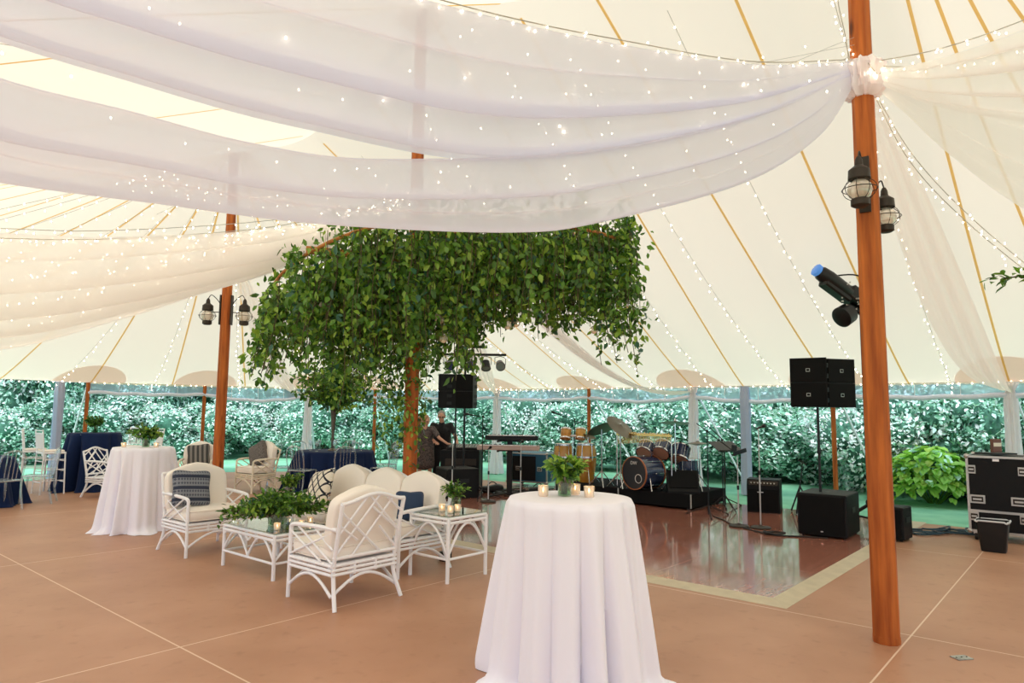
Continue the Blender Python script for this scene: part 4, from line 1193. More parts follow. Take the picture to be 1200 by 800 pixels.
# ------------------------------------------------------------------ hanging greenery round the middle pole
hg = thing('hanging_greenery', P(UC, 6.28, 0), 0, 'huge ring of trailing vines hung round the middle tent pole', 'hanging greenery')
rng = np.random.default_rng(5)
C = []; D = []; N = []; S = []
cx, cy = 0.42, 0.1       # ring centre relative to the pole
RX_, RY_ = 2.30, 1.25
def leafstrand(p0, length, dens, drift, spread=0.07, size=0.098):
    n = int(length * dens)
    ph, am = rng.uniform(0, 6.28), rng.uniform(0.02, 0.07)
    for k in range(n):
        s = rng.uniform(0, 1) ** 1.05 * length
        q = p0 + np.array([drift[0] * s + am * math.sin(s * 5 + ph), drift[1] * s + am * math.cos(s * 4 + ph), -s])
        q = q + rng.normal(size=3) * spread * (1.1 - 0.6 * s / length)
        C.append(q); D.append(rng.normal(size=3) * 0.7 + np.array([drift[0], drift[1], -0.7]))
        N.append(rng.normal(size=3) * 0.8 + np.array([0, -0.5, 0.35])); S.append(size * rng.uniform(0.55, 1.25))
vines = MB()
def vine_wire(p0, length, drift):
    vines.tube([Vector((p0[0] + drift[0] * s + 0.03 * math.sin(s * 5), p0[1] + drift[1] * s, p0[2] - s)) for s in np.linspace(0, length, 6)], 0.004, 4)
for i in range(780):
    a = rng.uniform(0, 2 * PI); rr = math.sqrt(rng.uniform(0.0, 1.0))
    x, y = cx + RX_ * rr * math.cos(a), cy + RY_ * rr * math.sin(a)
    k = (x - cx) / RX_
    top = 3.72 + 0.10 * k - 0.30 * max(0, -k) ** 2 - 0.95 * max(0, -k - 0.42) + rng.uniform(-0.15, 0.14)
    # hanging length by position: short right of the middle, longer at both ends
    if k < -0.62: L = rng.uniform(0.3, 0.95)
    elif k < -0.15: L = rng.uniform(0.8, 1.6)
    elif k < 0.12: L = rng.uniform(0.8, 1.55)
    elif k < 0.55: L = rng.uniform(0.4, 1.1)
    elif k < 0.82: L = rng.uniform(0.4, 1.15)
    else: L = rng.uniform(0.7, 1.55)
    if rng.uniform() < 0.06: L *= 1.25
    dr = (0.06 * math.cos(a) + rng.normal() * 0.03 - (0.05 if k < -0.5 else 0), rng.normal() * 0.05)
    p0 = np.array([x, y, top])
    leafstrand(p0, L, 36, dr, 0.08)
    vine_wire(p0, L, dr)
for i in range(60):      # sprigs standing up out of the top
    a = rng.uniform(0, 2 * PI); x, y = cx + RX_ * 0.95 * math.cos(a), cy + RY_ * 0.95 * math.sin(a); k = (x - cx) / RX_
    p0 = np.array([x, y, 3.9 + 0.1 * k - 0.75 * max(0, -k) ** 2 + rng.uniform(-.05, .2)])
    leafstrand(p0, 0.35, 50, (0.1, 0), 0.05)
for i in range(70):      # vine climbing down the pole itself
    a = rng.uniform(0, 2 * PI); p0 = np.array([0.12 * math.cos(a), 0.12 * math.sin(a), rng.uniform(1.3, 3.4)])
    leafstrand(p0, rng.uniform(0.3, 0.8), 20, (0, 0), 0.05, 0.07)
for i in range(26):
    p0 = np.array([rng.uniform(-.38, -.1), rng.uniform(-.2, .2), rng.uniform(1.9, 2.8)])
    leafstrand(p0, rng.uniform(0.5, 1.1), 22, (0.04, 0), 0.06, 0.07)
S = np.array(S)
o = leaf_mesh('foliage', np.array(C), np.array(D), np.array(N), S, S * 0.52, GM, hg, weights=[.30, .38, .26, .06])
o['kind'] = 'stuff'
vines.build('vine_stems', M['stem'], hg)
for i, (a, r0, z) in enumerate(((0.35, 2.1, 3.80), (0.35 + PI, 1.2, 3.45), (1.75, 1.2, 3.72), (1.75 + PI, 1.2, 3.74))):
    g = MB(); g.rbox((r0 / 2 + 0.09, 0, 0), (r0, 0.045, 0.09), 0.006, R=None)
    b = g.build('wooden_beam', M['lumber'], hg, smooth=False); b.location = (0, 0, z); b.rotation_euler = (0, 0, a)
for sgn in (1,):
    pts = [(cx + RX_ * 0.93 * math.cos(2 * PI * i / 40), cy + RY_ * 0.93 * math.sin(2 * PI * i / 40), 3.66 - 0.62 * max(0, -math.cos(2 * PI * i / 40)) ** 2) for i in range(40)]
    g = MB(); g.tube(pts, 0.02, 6, closed=True); g.build('hoop', M['lumber'], hg)
for i, (dx, dy, z) in enumerate(((0.38, -0.6, 2.62), (0.42, -0.5, 2.42), (0.33, -0.35, 2.72), (1.15, -0.2, 2.62), (1.25, -0.1, 2.66), (1.0, -0.3, 3.0), (-1.0, -0.4, 2.8), (2.2, 0, 2.6))):
    t = thing('glass_globe', P(UC, 6.28, z) + Vector((dx, dy, 0)), 0, 'small hollow glass globe hanging among the vines, ' + ORD[i] + ' counting from beside the pole', 'glass globe', 'glass globes in the hanging greenery')
    g = MB(); g.ball((0, 0, 0), 0.05, 16, 10); g.build('globe', M['votive_glass'], t)
    g = MB(); g.tube([(0, 0, 0.05), (0, 0, 0.05 + (3.7 - z))], 0.002, 4); g.build('cord', M['wire'], t)
    g = MB(); g.lathe([(0.02, -0.045), (0.02, -0.02), (0.003, -0.018)], 10); g.build('tealight', M['wax'], t)
# leafy sprig at the right edge
t = thing('leafy_branch', (4.22, 5.0, 2.68), 0, 'short leafy branch poking in at the right edge of the view', 'hanging greenery')
C = []; D = []; N = []
g = MB(); pts = [Vector((0, 0, 0)), Vector((-0.25, 0.05, 0.0)), Vector((-0.5, 0.1, -0.04))]; g.tube(pts, 0.006, 5); g.build('twig', M['stem'], t)
for k in range(60):
    s = rng.uniform(0, 1); p = np.array([-0.6 * s, 0.12 * s, -0.05 * s]); C.append(p + rng.normal(size=3) * .02); D.append(rng.normal(size=3) * .5 + np.array([-1, 0, -.1])); N.append(rng.normal(size=3) * .4 + np.array([0, 0, 1]))
Ls = rng.uniform(.06, .12, len(C)); leaf_mesh('leaves', np.array(C), np.array(D), np.array(N), Ls, Ls * .35, [M['green_a'], M['green_b']], t)
# ------------------------------------------------------------------ band equipment
BK, BB, GR = M['black'], M['black_box'], M['grille']
def cable(pts, label, r=0.006, mt=None):
    g = MB(); g.tube(spline(pts, 8), r, 6); o = g.build('cable', mt or M['plastic']); return tag(o, label, 'cable', 'black cables on the floor')
def subwoofer(loc, rz, w, d, h, label, logo=True):
    # local -y is the front
    t = thing('subwoofer', loc, rz, label, 'subwoofer', 'black subwoofers')
    g = MB(); g.rbox((0, 0, h / 2 + 0.012), (w, d, h - 0.012), 0.012); g.build('cabinet', BB, t, smooth=False)
    g = MB(); g.rbox((0, -d / 2 - 0.004, h / 2 + 0.01), (w - 0.05, 0.014, h - 0.06), 0.004); g.build('grille', GR, t, smooth=False)
    for sx in (-1, 1):
        g = MB(); g.rbox((sx * (w / 2 + 0.001), 0.02, h * 0.62), (0.006, 0.17, 0.07), 0.002); g.build('handle', M['plastic'], t, smooth=False)
        for sy in (-1, 1):
            g = MB(); g.lathe([(0.02, 0), (0.022, 0.018)], 12, c=(sx * (w / 2 - 0.05), sy * (d / 2 - 0.05), 0)); g.build('foot', M['plastic'], t)
    g = MB(); g.lathe([(0.03, h), (0.03, h + 0.006), (0.02, h + 0.007)], 16); g.build('pole_socket', BK, t)
    if logo:
        g = MB(); g.box((0.0, -d / 2 - 0.013, h * 0.14), (0.03, 0.003, 0.012)); g.build('badge', M['alu'], t, smooth=False)
    return t
def top_cab(loc, rz, w, d, h, label, badge=True, pitch=0.0):
    t = thing('loudspeaker', loc, rz, label, 'loudspeaker', 'black loudspeakers on poles')
    R = RX(pitch)
    g = MB(); q = [(-w / 2, -d / 2), (w / 2, -d / 2), (w * 0.34, d / 2), (-w * 0.34, d / 2)]; g.prism(q, h, c=(0, 0, 0)); g.build('cabinet', BB, t, smooth=False)
    g = MB(); g.rbox((0, -d / 2 - 0.006, h / 2), (w - 0.02, 0.016, h - 0.02), 0.004); g.build('grille', GR, t, smooth=False)
    for sx in (-1, 1):
        for zz in (0.28, 0.72):
            g = MB(); g.rbox((sx * (w * 0.42 + 0.004), 0.0, h * zz), (0.014, 0.12, 0.06), 0.004, R=RZ(sx * -0.24)); g.build('side_handle', M['plastic'], t, smooth=False)
    if badge:
        g = MB(); g.box((0, -d / 2 - 0.016, h * 0.5), (0.05, 0.003, 0.045)); g.box((0, -d / 2 - 0.018, h * 0.5), (0.036, 0.003, 0.03), m=1)
        g.build('badge', [M['steel'], GR], t, smooth=False)
    return t
DF = 0.026
s1 = P(9.82, 2.80, DF)
subwoofer(s1, AX - PI / 2 + 0.04, 0.60, 0.72, 0.545, 'black subwoofer carrying the column speaker, right of the dance floor')
t = thing('speaker_pole', s1 + Vector((-0.10, 0, 0.552)), 0, 'black speaker pole standing in the right subwoofer', 'pole')
g = MB(); g.tube([(0, 0, 0), (0, 0, 1.12)], 0.0175, 10); g.build('tube', BK, t)
g = MB(); g.lathe([(0.024, 0.5), (0.026, 0.52), (0.024, 0.58)], 12); g.tube([(0.02, 0, 0.55), (0.07, 0, 0.55)], 0.008, 6); g.build('collar', BK, t)
c0 = s1 + Vector((-0.10, 0, 1.675))
rz1 = AX - PI / 2 + 0.12
top_cab(c0 + Vector((-0.10, -0.05, 0.0)), rz1, 0.46, 0.36, 0.325, 'lower left black speaker box on the right pole')
top_cab(c0 + Vector((-0.10, -0.05, 0.327)), rz1, 0.46, 0.36, 0.325, 'upper left black speaker box on the right pole')
rz2 = AX - PI / 2 + 0.95
top_cab(c0 + Vector((0.255, 0.10, 0.0)), rz2, 0.44, 0.36, 0.325, 'lower right black speaker box on the right pole, turned away')
top_cab(c0 + Vector((0.255, 0.10, 0.327)), rz2, 0.44, 0.36, 0.325, 'upper right black speaker box on the right pole, turned away')

# left tower
s2 = P(9.15, 9.12, 0.0)
sb = subwoofer(s2, AX - PI / 2 - 0.45, 0.72, 0.60, 0.55, 'black subwoofer of the left tower just behind the sofa', False)
t = thing('speaker_pole', s2 + Vector((-0.05, 0, 0.557)), 0, 'black speaker pole of the left tower', 'pole')
g = MB(); g.tube([(0, 0, 0), (0, 0, 1.09)], 0.0175, 10); g.build('tube', BK, t)
g = MB(); g.lathe([(0.024, 0.5), (0.026, 0.52), (0.024, 0.58)], 12); g.build('collar', BK, t)
c1 = s2 + Vector((-0.05, 0, 1.65))
top_cab(c1 + Vector((-0.15, 0.0, 0)), AX - PI / 2 - 0.75, 0.40, 0.34, 0.315, 'lower left speaker box of the left tower', False)
top_cab(c1 + Vector((-0.15, 0.0, 0.317)), AX - PI / 2 - 0.75, 0.40, 0.34, 0.315, 'upper left speaker box of the left tower', False)
top_cab(c1 + Vector((0.20, 0.0, 0)), AX - PI / 2 + 0.35, 0.40, 0.34, 0.315, 'lower right speaker box of the left tower', False)
top_cab(c1 + Vector((0.20, 0.0, 0.317)), AX - PI / 2 + 0.35, 0.40, 0.34, 0.315, 'upper right speaker box of the left tower', False)
def tripod(loc, label, h, r=0.02, spread=0.5, name='lighting_stand', cat='stand', rz=0.0):
    t = thing(name, loc, rz, label, cat)
    g = MB(); g.tube([(0, 0, 0.12), (0, 0, h)], r, 10); g.build('pole', BK, t)
    for i in range(3):
        a = 2 * PI * i / 3 + 0.4
        g = MB(); g.tube([(0, 0, spread * 0.75), (math.cos(a) * spread, math.sin(a) * spread, 0.012)], r * 0.8, 8); g.tube([(0, 0, 0.14), (math.cos(a) * spread * 0.5, math.sin(a) * spread * 0.5, spread * 0.38)], r * 0.5, 6); g.build('leg', BK, t)
    g = MB(); g.lathe([(r * 1.6, 0), (r * 1.7, 0.04), (r * 1.4, 0.07)], 12, c=(0, 0, spread * 0.72)); g.build('collar', BK, t)
    return t
ls = tripod(P(9.55, 9.35), 'tall black lighting stand of the left tower with two crossbars', 2.78, 0.022, 0.5)
rzb = -0.12
for z, x0, x1 in ((2.70, -0.42, 0.80), (2.86, -0.1, 0.42)):
    g = MB(); g.rbox(((x0 + x1) / 2, 0 if z < 2.8 else 0.12, z), (x1 - x0, 0.04, 0.045), 0.004); g.build('crossbar', BK, ls, smooth=False)
g = MB(); g.tube([(0, 0, 2.7), (0, 0.1, 2.86)], 0.018, 8); g.build('bracket', BK, ls)
base = P(9.55, 9.35)
def par_light(loc, rz, tilt, label, col):
    t = thing('par_light', loc, rz, label, 'stage light', 'stage lights on the crossbar')
    R = RX(tilt)
    g = MB(); g.lathe([(0.04, -0.09), (0.075, -0.07), (0.085, 0.02), (0.095, 0.10), (0.088, 0.10), (0.078, 0.02)], 20, R=R, c=(0, 0, -0.17)); g.build('can', BK, t)
    g = MB(); g.lathe([(0.0, 0.085), (0.05, 0.088), (0.086, 0.086)], 20, R=R, c=(0, 0, -0.17)); g.build('lens', col, t)
    g = MB(); g.tube([(-0.105, 0, -0.17), (-0.105, 0, -0.03), (0, 0, -0.005), (0.105, 0, -0.03), (0.105, 0, -0.17)], 0.007, 6); g.build('yoke', BK, t)
    return t
lens_g = mat('lens_teal', (0.25, 0.42, 0.45), 0.08, metal=0.6); lens_b = mat('lens_blue', (0.18, 0.2, 0.45), 0.08, metal=0.6)
for x, lb, m_, ti in ((0.10, 'left round stage light on the crossbar', lens_b, 1.9), (0.40, 'middle small stage light on the crossbar', lens_g, 2.6), (0.68, 'right round stage light on the crossbar', lens_g, 2.0), (-0.3, 'stage light on the crossbar half lost in the leaves', lens_b, 2.0)):
    par_light(base + Vector((x, 0, 2.675)), 0.15, ti, lb, m_)
# moving light stand behind the near pole
m1 = P(10.68, 2.50, 0.0)
ms_ = tripod(m1, 'tall black lighting stand hidden behind the near pole', 3.05, 0.03, 0.45)
ms_.location.z = DF
q = m1 + Vector((0, 0, 3.07))
t = thing('stage_light_head', q, 0, 'cluster of black stage lights tilted on top of the stand beside the near pole', 'stage light'); t.scale = (1.45, 1.45, 1.45)
dirv = Vector((-0.52, -0.12, 0.33)); R = dirv.to_track_quat('Z', 'Y').to_matrix()
g = MB(); g.lathe([(0.05, 0.0), (0.075, 0.04), (0.08, 0.30), (0.07, 0.40), (0.055, 0.42)], 18, R=R, c=(-0.12, -0.05, 0.16)); g.build('upper_barrel', BK, t)
g = MB(); g.lathe([(0.05, 0.42), (0.062, 0.43), (0.064, 0.46), (0.05, 0.47)], 18, R=R, c=(-0.12, -0.05, 0.16)); g.build('blue_lens', mat('blue_lens', (0.03, 0.12, 0.45), 0.1, emit=(0.15, 0.45, 1.0), estr=0.35), t)
g = MB(); g.rbox((-0.28, -0.08, 0.22), (0.13, 0.12, 0.34), 0.02, R=R); g.build('lower_barrel', BK, t, smooth=False)
g = MB(); g.lathe([(0.06, 0), (0.10, 0.03), (0.105, 0.14), (0.09, 0.15)], 20, R=Vector((-0.6, -0.25, -0.35)).to_track_quat('Z', 'Y').to_matrix(), c=(-0.14, -0.06, 0.0)); g.build('round_can', BK, t)
g = MB(); g.rbox((-0.03, 0, 0.12), (0.20, 0.14, 0.34), 0.02, R=R); g.build('body', BK, t, smooth=False)
g = MB(); g.tube(arc((-0.2, 0.04, 0.38), (0.12, 0.02, 0.02), (0.10, 0, 0.14), 12), 0.008, 6); g.tube(arc((-0.28, 0, 0.30), (0.05, -0.05, 0.02), (0.13, 0, 0.05), 12), 0.008, 6); g.build('cabling', M['plastic'], t)
g = MB(); g.tube([(0, 0, -0.02), (0, 0, 0.12)], 0.03, 10); g.rbox((0, 0, 0.0), (0.28, 0.05, 0.05), 0.01, R=RY(0.5)); g.build('clamp', BK, t)
rr = random.Random(4)
g = MB()
for i in range(16):
    p = Vector((-0.05 - 0.24 * rr.random(), -0.12 - 0.03 * rr.random(), 0.0 + 0.30 * rr.random())); g.lathe([(0.008, -0.006), (0.010, 0), (0.004, 0.008)], 6, c=p)
g.build('clips', M['alu'], t)['kind'] = 'stuff'

# wedge monitors
def wedge(loc, rz, w, d, h, label, tiltface=True):
    t = thing('floor_monitor', loc, rz, label, 'floor monitor', 'black wedge monitors')
    # side profile in y-z, extruded along x; front is -y
    prof = [(-d / 2, 0), (d / 2, 0), (d / 2, h * 0.55), (d * 0.28, h), (-d * 0.42, h * 0.22), (-d / 2, h * 0.1)]
    g = MB(); R = Matrix(((0, 0, 1), (1, 0, 0), (0, 1, 0)))
    g.prism(prof, w, R=R, c=(-w / 2, 0, 0)); g.build('cabinet', BB, t, smooth=False)
    a, b = Vector((0, -d * 0.40, h * 0.24)), Vector((0, d * 0.25, h * 0.96)); mid = (a + b) / 2; L = (b - a).length
    ang = math.atan2(b.z - a.z, b.y - a.y)
    g = MB(); g.rbox(mid + Vector((0, -math.sin(ang), math.cos(ang))) * 0.008, (w - 0.05, L, 0.014), 0.004, R=RX(ang)); g.build('grille', GR, t, smooth=False)
    for sx in (-1, 1):
        g = MB(); g.rbox((sx * (w / 2 + 0.001), d * 0.1, h * 0.45), (0.008, 0.12, 0.05), 0.002); g.build('handle', M['plastic'], t, smooth=False)
    return t
# drum riser
RZ0 = thing('drum_riser', P(10.53, 5.12, DF), RU, 'low black carpeted drum riser at the back of the dance floor', 'stage riser')
rw, rl, rh = 1.36, 2.75, 0.245
for q in range(2):
    g = MB(); g.rbox((rw / 2, rl * (q + 0.5) / 2, rh / 2 + 0.02), (rw, rl / 2 - 0.006, rh - 0.02), 0.006); g.build('deck_section', M['stage'], RZ0, smooth=False)
g = MB()
for y in (0.0, rl / 2, rl): g.box((-0.004, y, rh / 2 + 0.02), (0.008, 0.02, rh - 0.02))
g.build('edge_trim', M['steel'], RZ0, smooth=False)
g = MB()
for x in (0.1, rw - 0.1):
    for y in (0.1, rl / 2, rl - 0.1): g.tube([(x, y, 0), (x, y, 0.05)], 0.03, 8)
g.build('foot', BK, RZ0)
def RP(u, v, z=0.0):  # point on the riser deck
    return P(10.53 + u, 5.12 + v, DF + rh + 0.001 + z)
wedge(RP(0.28, 0.28), AX - PI / 2 + 0.55, 0.52, 0.42, 0.36, 'black wedge monitor on the right corner of the drum riser')
subwoofer(P(10.15, 2.13, DF - 0.02), AX - PI / 2 - 0.1, 0.40, 0.34, 0.42, 'small black speaker box on the floor just right of the near pole', False)


# drums
shell_b = mat('blue_sparkle_shell', (0.03, 0.045, 0.10), 0.15, var=0.8, scale=120, spec=0.8)
head_bk = mat('black_drum_head', (0.012, 0.01, 0.01), 0.3); head_w = mat('white_drum_head', (0.7, 0.68, 0.64), 0.5)
amber = mat('amber_wood', (0.38, 0.12, 0.035), 0.3)
def drum(loc, R3, r, dep, label, name='tom_drum', shell=None, head=None, hoop=None, cat='drum'):
    t = thing(name, loc, 0, label, cat, 'drum kit')
    R = R3
    g = MB(); g.lathe([(r, 0.01), (r, dep - 0.01)], 28, R=R); g.build('shell', shell or shell_b, t, sharp=0.5)
    for z in (0.0, dep):
        g = MB(); g.lathe([(r - 0.004, z - 0.012), (r + 0.012, z - 0.012), (r + 0.012, z + 0.012), (r - 0.004, z + 0.012)], 28, R=R, cap=False); g.build('hoop', hoop or M['chrome'], t, sharp=0.5)
    g = MB(); g.lathe([(0.0, dep + 0.002), (r * 0.5, dep + 0.004), (r - 0.004, dep + 0.003)], 28, R=R); g.build('head', head or head_w, t)
    g = MB()
    for i in range(8):
        a = 2 * PI * i / 8
        p = [R @ Vector(((r + 0.012) * math.cos(a), (r + 0.012) * math.sin(a), z)) for z in (dep * 0.05, dep * 0.95)]
        g.tube(p, 0.004, 5)
        g.ball(R @ Vector(((r + 0.012) * math.cos(a), (r + 0.012) * math.sin(a), dep * 0.5)), 0.012, 6, 4)
    g.build('lugs', M['chrome'], t)
    return t
def legs3(t, r, h, mt=None, n=3, z0=0.0):
    for i in range(n):
        a = 2 * PI * i / n + 0.5
        g = MB(); g.tube([(0, 0, h), (math.cos(a) * r, math.sin(a) * r, z0 + 0.008)], 0.009, 6); g.build('leg', mt or M['chrome'], t)
bd_f = Vector((-0.80, -0.60, 0.0)).normalized()       # bass drum front direction
Rb = bd_f.to_track_quat('Z', 'Y').to_matrix()
bdc = RP(0.20, 0.98, 0.292)
bd = drum(bdc - bd_f * 0.24, Rb, 0.275, 0.48, 'bass drum with black front head and amber hoop', 'bass_drum', hoop=amber, head=head_bk)
g = MB(); 
def hp(x, y, e=0.0): return Rb @ Vector((x, y, 0.487 + e))
upl = (Rb.transposed() @ Vector((0, 0, 1))); upl.z = 0; upl.normalize(); rgl = Vector((upl.y, -upl.x, 0))
if (Rb @ rgl).x < 0: rgl = -rgl
c_ = rgl * 0.10 - upl * 0.09
g.tube([hp(c_.x + 0.072 * math.cos(a), c_.y + 0.072 * math.sin(a)) for a in np.linspace(0, 2 * PI, 29)[:-1]], 0.006, 6, closed=True); g.build('port_ring', head_w, bd)
# white lettering on the upper part of the head
try:
    cu = bpy.data.curves.new('drum_logo', 'FONT'); cu.body = 'DW'; cu.size = 0.085; cu.extrude = 0.002; cu.align_x = 'CENTER'; cu.align_y = 'CENTER'; cu.materials.append(head_w)
    tmp = bpy.data.objects.new('logo_curve', cu); lm = bpy.data.meshes.new_from_object(tmp); bpy.data.objects.remove(tmp)
    lo_ = bpy.data.objects.new('logo', lm); COL.objects.link(lo_); add_child(bd, lo_)
    X_ = Rb @ rgl; Y_ = Rb @ upl; Z_ = X_.cross(Y_)
    lo_.matrix_local = Matrix.Translation(hp(upl.x * 0.17, upl.y * 0.17, 0.006)) @ Matrix((X_, Y_, Z_)).transposed().to_4x4()
except Exception as ex: print('logo', ex)
for s_ in (-1, 1):
    sd = Rb @ rgl
    g = MB(); g.tube([sd * 0.27 * s_ + bd_f * 0.38 + Vector((0, 0, -0.08)), sd * 0.36 * s_ + bd_f * 0.44 + Vector((0, 0, -0.285))], 0.009, 6); g.build('spur', M['chrome'], bd)
tomtilt = lambda d, a: Vector((d.x * math.sin(a), d.y * math.sin(a), math.cos(a))).to_track_quat('Z', 'Y').to_matrix()
back = -bd_f
brown_h = mat('brown_head', (0.42, 0.20, 0.13), 0.45)
def tom(c, r, dep, label, tilt=0.5, leg=True):
    t = drum(c, tomtilt(Vector((-0.5, -0.8, 0)).normalized() * -1, tilt), r, dep, label, head=head_w)
    # bottom head seen from the front
    R = tomtilt(Vector((-0.5, -0.8, 0)).normalized() * -1, tilt)
    g = MB(); g.lathe([(0.0, -0.002), (r - 0.004, -0.003)], 24, R=R); g.build('bottom_head', brown_h, t)
    g = MB(); g.tube([Vector((0, 0, 0.03)), Vector((0.0, 0.12, -0.12)), Vector((0.02, 0.2, -(c.z - RP(0, 0).z)))], 0.011, 6); g.build('mount', M['chrome'], t)
    return t
tom(RP(0.28, 1.02, 0.62), 0.14, 0.20, 'small tom over the bass drum, left one', 0.9)
tom(RP(0.44, 0.78, 0.62), 0.15, 0.21, 'small tom over the bass drum, middle one', 0.9)
tom(RP(0.62, 0.52, 0.52), 0.16, 0.24, 'tom at the right of the bass drum', 0.6)
ft = drum(RP(0.85, 0.45, 0.16), Matrix.Identity(3), 0.19, 0.36, 'blue floor tom at the right rear of the kit', 'floor_tom')
g = MB()
for i in range(3):
    a = 2 * PI * i / 3; g.tube([(0.2 * math.cos(a), 0.2 * math.sin(a), 0.2), (0.2 * math.cos(a), 0.2 * math.sin(a), -0.157)], 0.008, 6)
g.build('floor_legs', M['chrome'], ft)
sn = drum(RP(0.95, 1.05, 0.52), Matrix.Identity(3), 0.17, 0.14, 'snare drum behind the bass drum', 'snare_drum')
g = MB(); g.tube([(0, 0, 0.0), (0, 0, -0.3)], 0.012, 6)
for i in range(3):
    a = 2 * PI * i / 3; g.tube([(0, 0, -0.25), (0.22 * math.cos(a), 0.22 * math.sin(a), -0.512)], 0.008, 6); g.tube([(0, 0, -0.12), (0.16 * math.cos(a), 0.16 * math.sin(a), -0.01)], 0.008, 6)
g.build('snare_stand', M['chrome'], sn)
def cymbal(loc, h, r, tilt, az, label, boom=0.0, hat=False, mt=None):
    t = thing('cymbal_stand', loc, 0, label, 'cymbal', 'cymbals of the drum kit')
    g = MB(); g.tube([(0, 0, 0.1), (0, 0, h)], 0.011, 8); g.build('pole', M['chrome'], t)
    legs3(t, 0.26, 0.28)
    R = Vector((math.cos(az) * math.sin(tilt), math.sin(az) * math.sin(tilt), math.cos(tilt))).to_track_quat('Z', 'Y').to_matrix()
    g = MB(); g.lathe([(r, -0.012), (r * 0.55, 0.004), (r * 0.2, 0.012), (r * 0.13, 0.026), (0.008, 0.034), (0.008, 0.030), (r * 0.12, 0.022), (r * 0.2, 0.008), (r * 0.55, 0.0), (r, -0.014)], 36, R=R, c=(0, 0, h + 0.02)); g.build('cymbal', mt or M['brass'], t, sharp=0.6)
    if hat:
        g = MB(); g.lathe([(r, 0.012), (r * 0.5, -0.004), (0.01, -0.02)], 36, c=(0, 0, h - 0.01)); g.build('lower_cymbal', mt or M['brass'], t, sharp=0.6)
        g = MB(); g.tube([(0, 0, h), (0, 0, h + 0.16)], 0.005, 6); g.build('rod', M['chrome'], t)
    g = MB(); g.lathe([(0.014, 0), (0.014, 0.03), (0.005, 0.04)], 8, R=R, c=(0, 0, h + 0.05)); g.build('wing_nut', M['chrome'], t)
    return t
cymbal(RP(0.05, 1.75), 1.02, 0.27, 0.5, 2.2, 'large dark ride cymbal tilted at the left of the kit')
cymbal(RP(0.12, 1.40), 1.06, 0.28, 0.75, -0.8, 'large steeply tilted crash cymbal left of the bass drum')
cymbal(RP(0.30, 0.42), 1.15, 0.24, 0.15, 1.2, 'crash cymbal high above the wedge monitor')
cymbal(RP(0.75, 0.22), 0.80, 0.19, 0.0, 0, 'pair of hi-hat cymbals at the right of the kit', hat=True)
cymbal(RP(0.35, 2.25), 0.86, 0.15, 0.35, 1.0, 'small splash cymbal at the far left of the kit')
# bar chimes
t = thing('bar_chimes', RP(0.20, 0.98, 0.94), RU + PI / 2, 'row of golden bar chimes across the front of the drum kit', 'chimes')
g = MB(); g.box((0, 0, 0), (1.10, 0.028, 0.035)); g.build('mantle', M['gold'], t, smooth=False)
g = MB()
for i in range(44):
    x = -0.52 + 1.04 * i / 43; L = 0.06 + 0.09 * i / 43
    g.tube([(x, 0.0, -0.025), (x, 0, -0.025 - L)], 0.005, 6)
    g.tube([(x, 0, 0.015), (x + 0.01, 0, 0.03 + 0.02 * rr.random())], 0.007, 5)
g.build('chime_bars', M['gold'], t)
for sx in (-0.54, 0.54):
    g = MB(); g.tube([(sx, 0, -0.94), (sx, 0, 0.02)], 0.01, 6); g.tube([(sx - 0.2, 0, -0.935), (sx, 0, -0.7)], 0.008, 6); g.tube([(sx + 0.2, 0.0, -0.935), (sx, 0, -0.7)], 0.008, 6); g.build('stand', M['chrome'], t)
# drum stool
t = thing('drum_stool', RP(1.1, 1.35), 0, 'round black drum stool at the back of the riser', 'stool')
g = MB(); g.lathe([(0.15, 0.46), (0.17, 0.48), (0.17, 0.54), (0.15, 0.56)], 24); g.build('seat', M['plastic'], t)
g = MB(); g.tube([(0, 0, 0.12), (0, 0, 0.46)], 0.014, 8); g.build('post', M['chrome'], t); legs3(t, 0.24, 0.28)

# congas and bongos
cong = mat('conga_shell', (0.70, 0.40, 0.06), 0.2, col2=(0.38, 0.13, 0.02), scale=2.0, stretch=(1, 1, 1.2), spec=0.7)
hide = mat('drum_hide', (0.72, 0.62, 0.48), 0.6)
def conga(loc, label, s=1.0):
    t = thing('conga_drum', loc, 0, label, 'drum', 'conga drums'); t.scale = (s, s, s)
    g = MB(); g.lathe([(0.115, 0.16), (0.15, 0.35), (0.185, 0.58), (0.188, 0.72), (0.165, 0.90), (0.155, 0.95)], 28); g.build('shell', cong, t, sharp=0.6)
    g = MB(); g.lathe([(0.0, 0.965), (0.15, 0.966), (0.16, 0.955)], 28); g.build('head', hide, t)
    g = MB(); g.lathe([(0.158, 0.93), (0.17, 0.93), (0.17, 0.965), (0.16, 0.968)], 28, cap=False)
    g.lathe([(0.186, 0.70), (0.192, 0.70), (0.192, 0.73), (0.186, 0.73)], 28, cap=False)
    for i in range(6):
        a = PI * i / 3; g.tube([(0.172 * math.cos(a), 0.172 * math.sin(a), 0.95), (0.193 * math.cos(a), 0.193 * math.sin(a), 0.74), (0.19 * math.cos(a), 0.19 * math.sin(a), 0.66)], 0.007, 5)
    g.build('hardware', M['chrome'], t)
    g = MB(); g.lathe([(0.118, 0.15), (0.122, 0.15), (0.122, 0.18), (0.118, 0.18)], 20, cap=False)
    for i in range(3):
        a = 2 * PI * i / 3 + 0.3; g.tube([(0.12 * math.cos(a), 0.12 * math.sin(a), 0.22), (0.26 * math.cos(a), 0.26 * math.sin(a), 0.01)], 0.012, 6)
    g.build('leg_basket', M['chrome'], t)
    return t
cg = Vector((1.44, 13.2, DF)); conga(cg, 'amber conga drum, taller right one by the slim side pole', 1.02)
conga(cg + Vector((-0.42, 0.18, 0)), 'amber conga drum, left one under the bongos', 1.0)
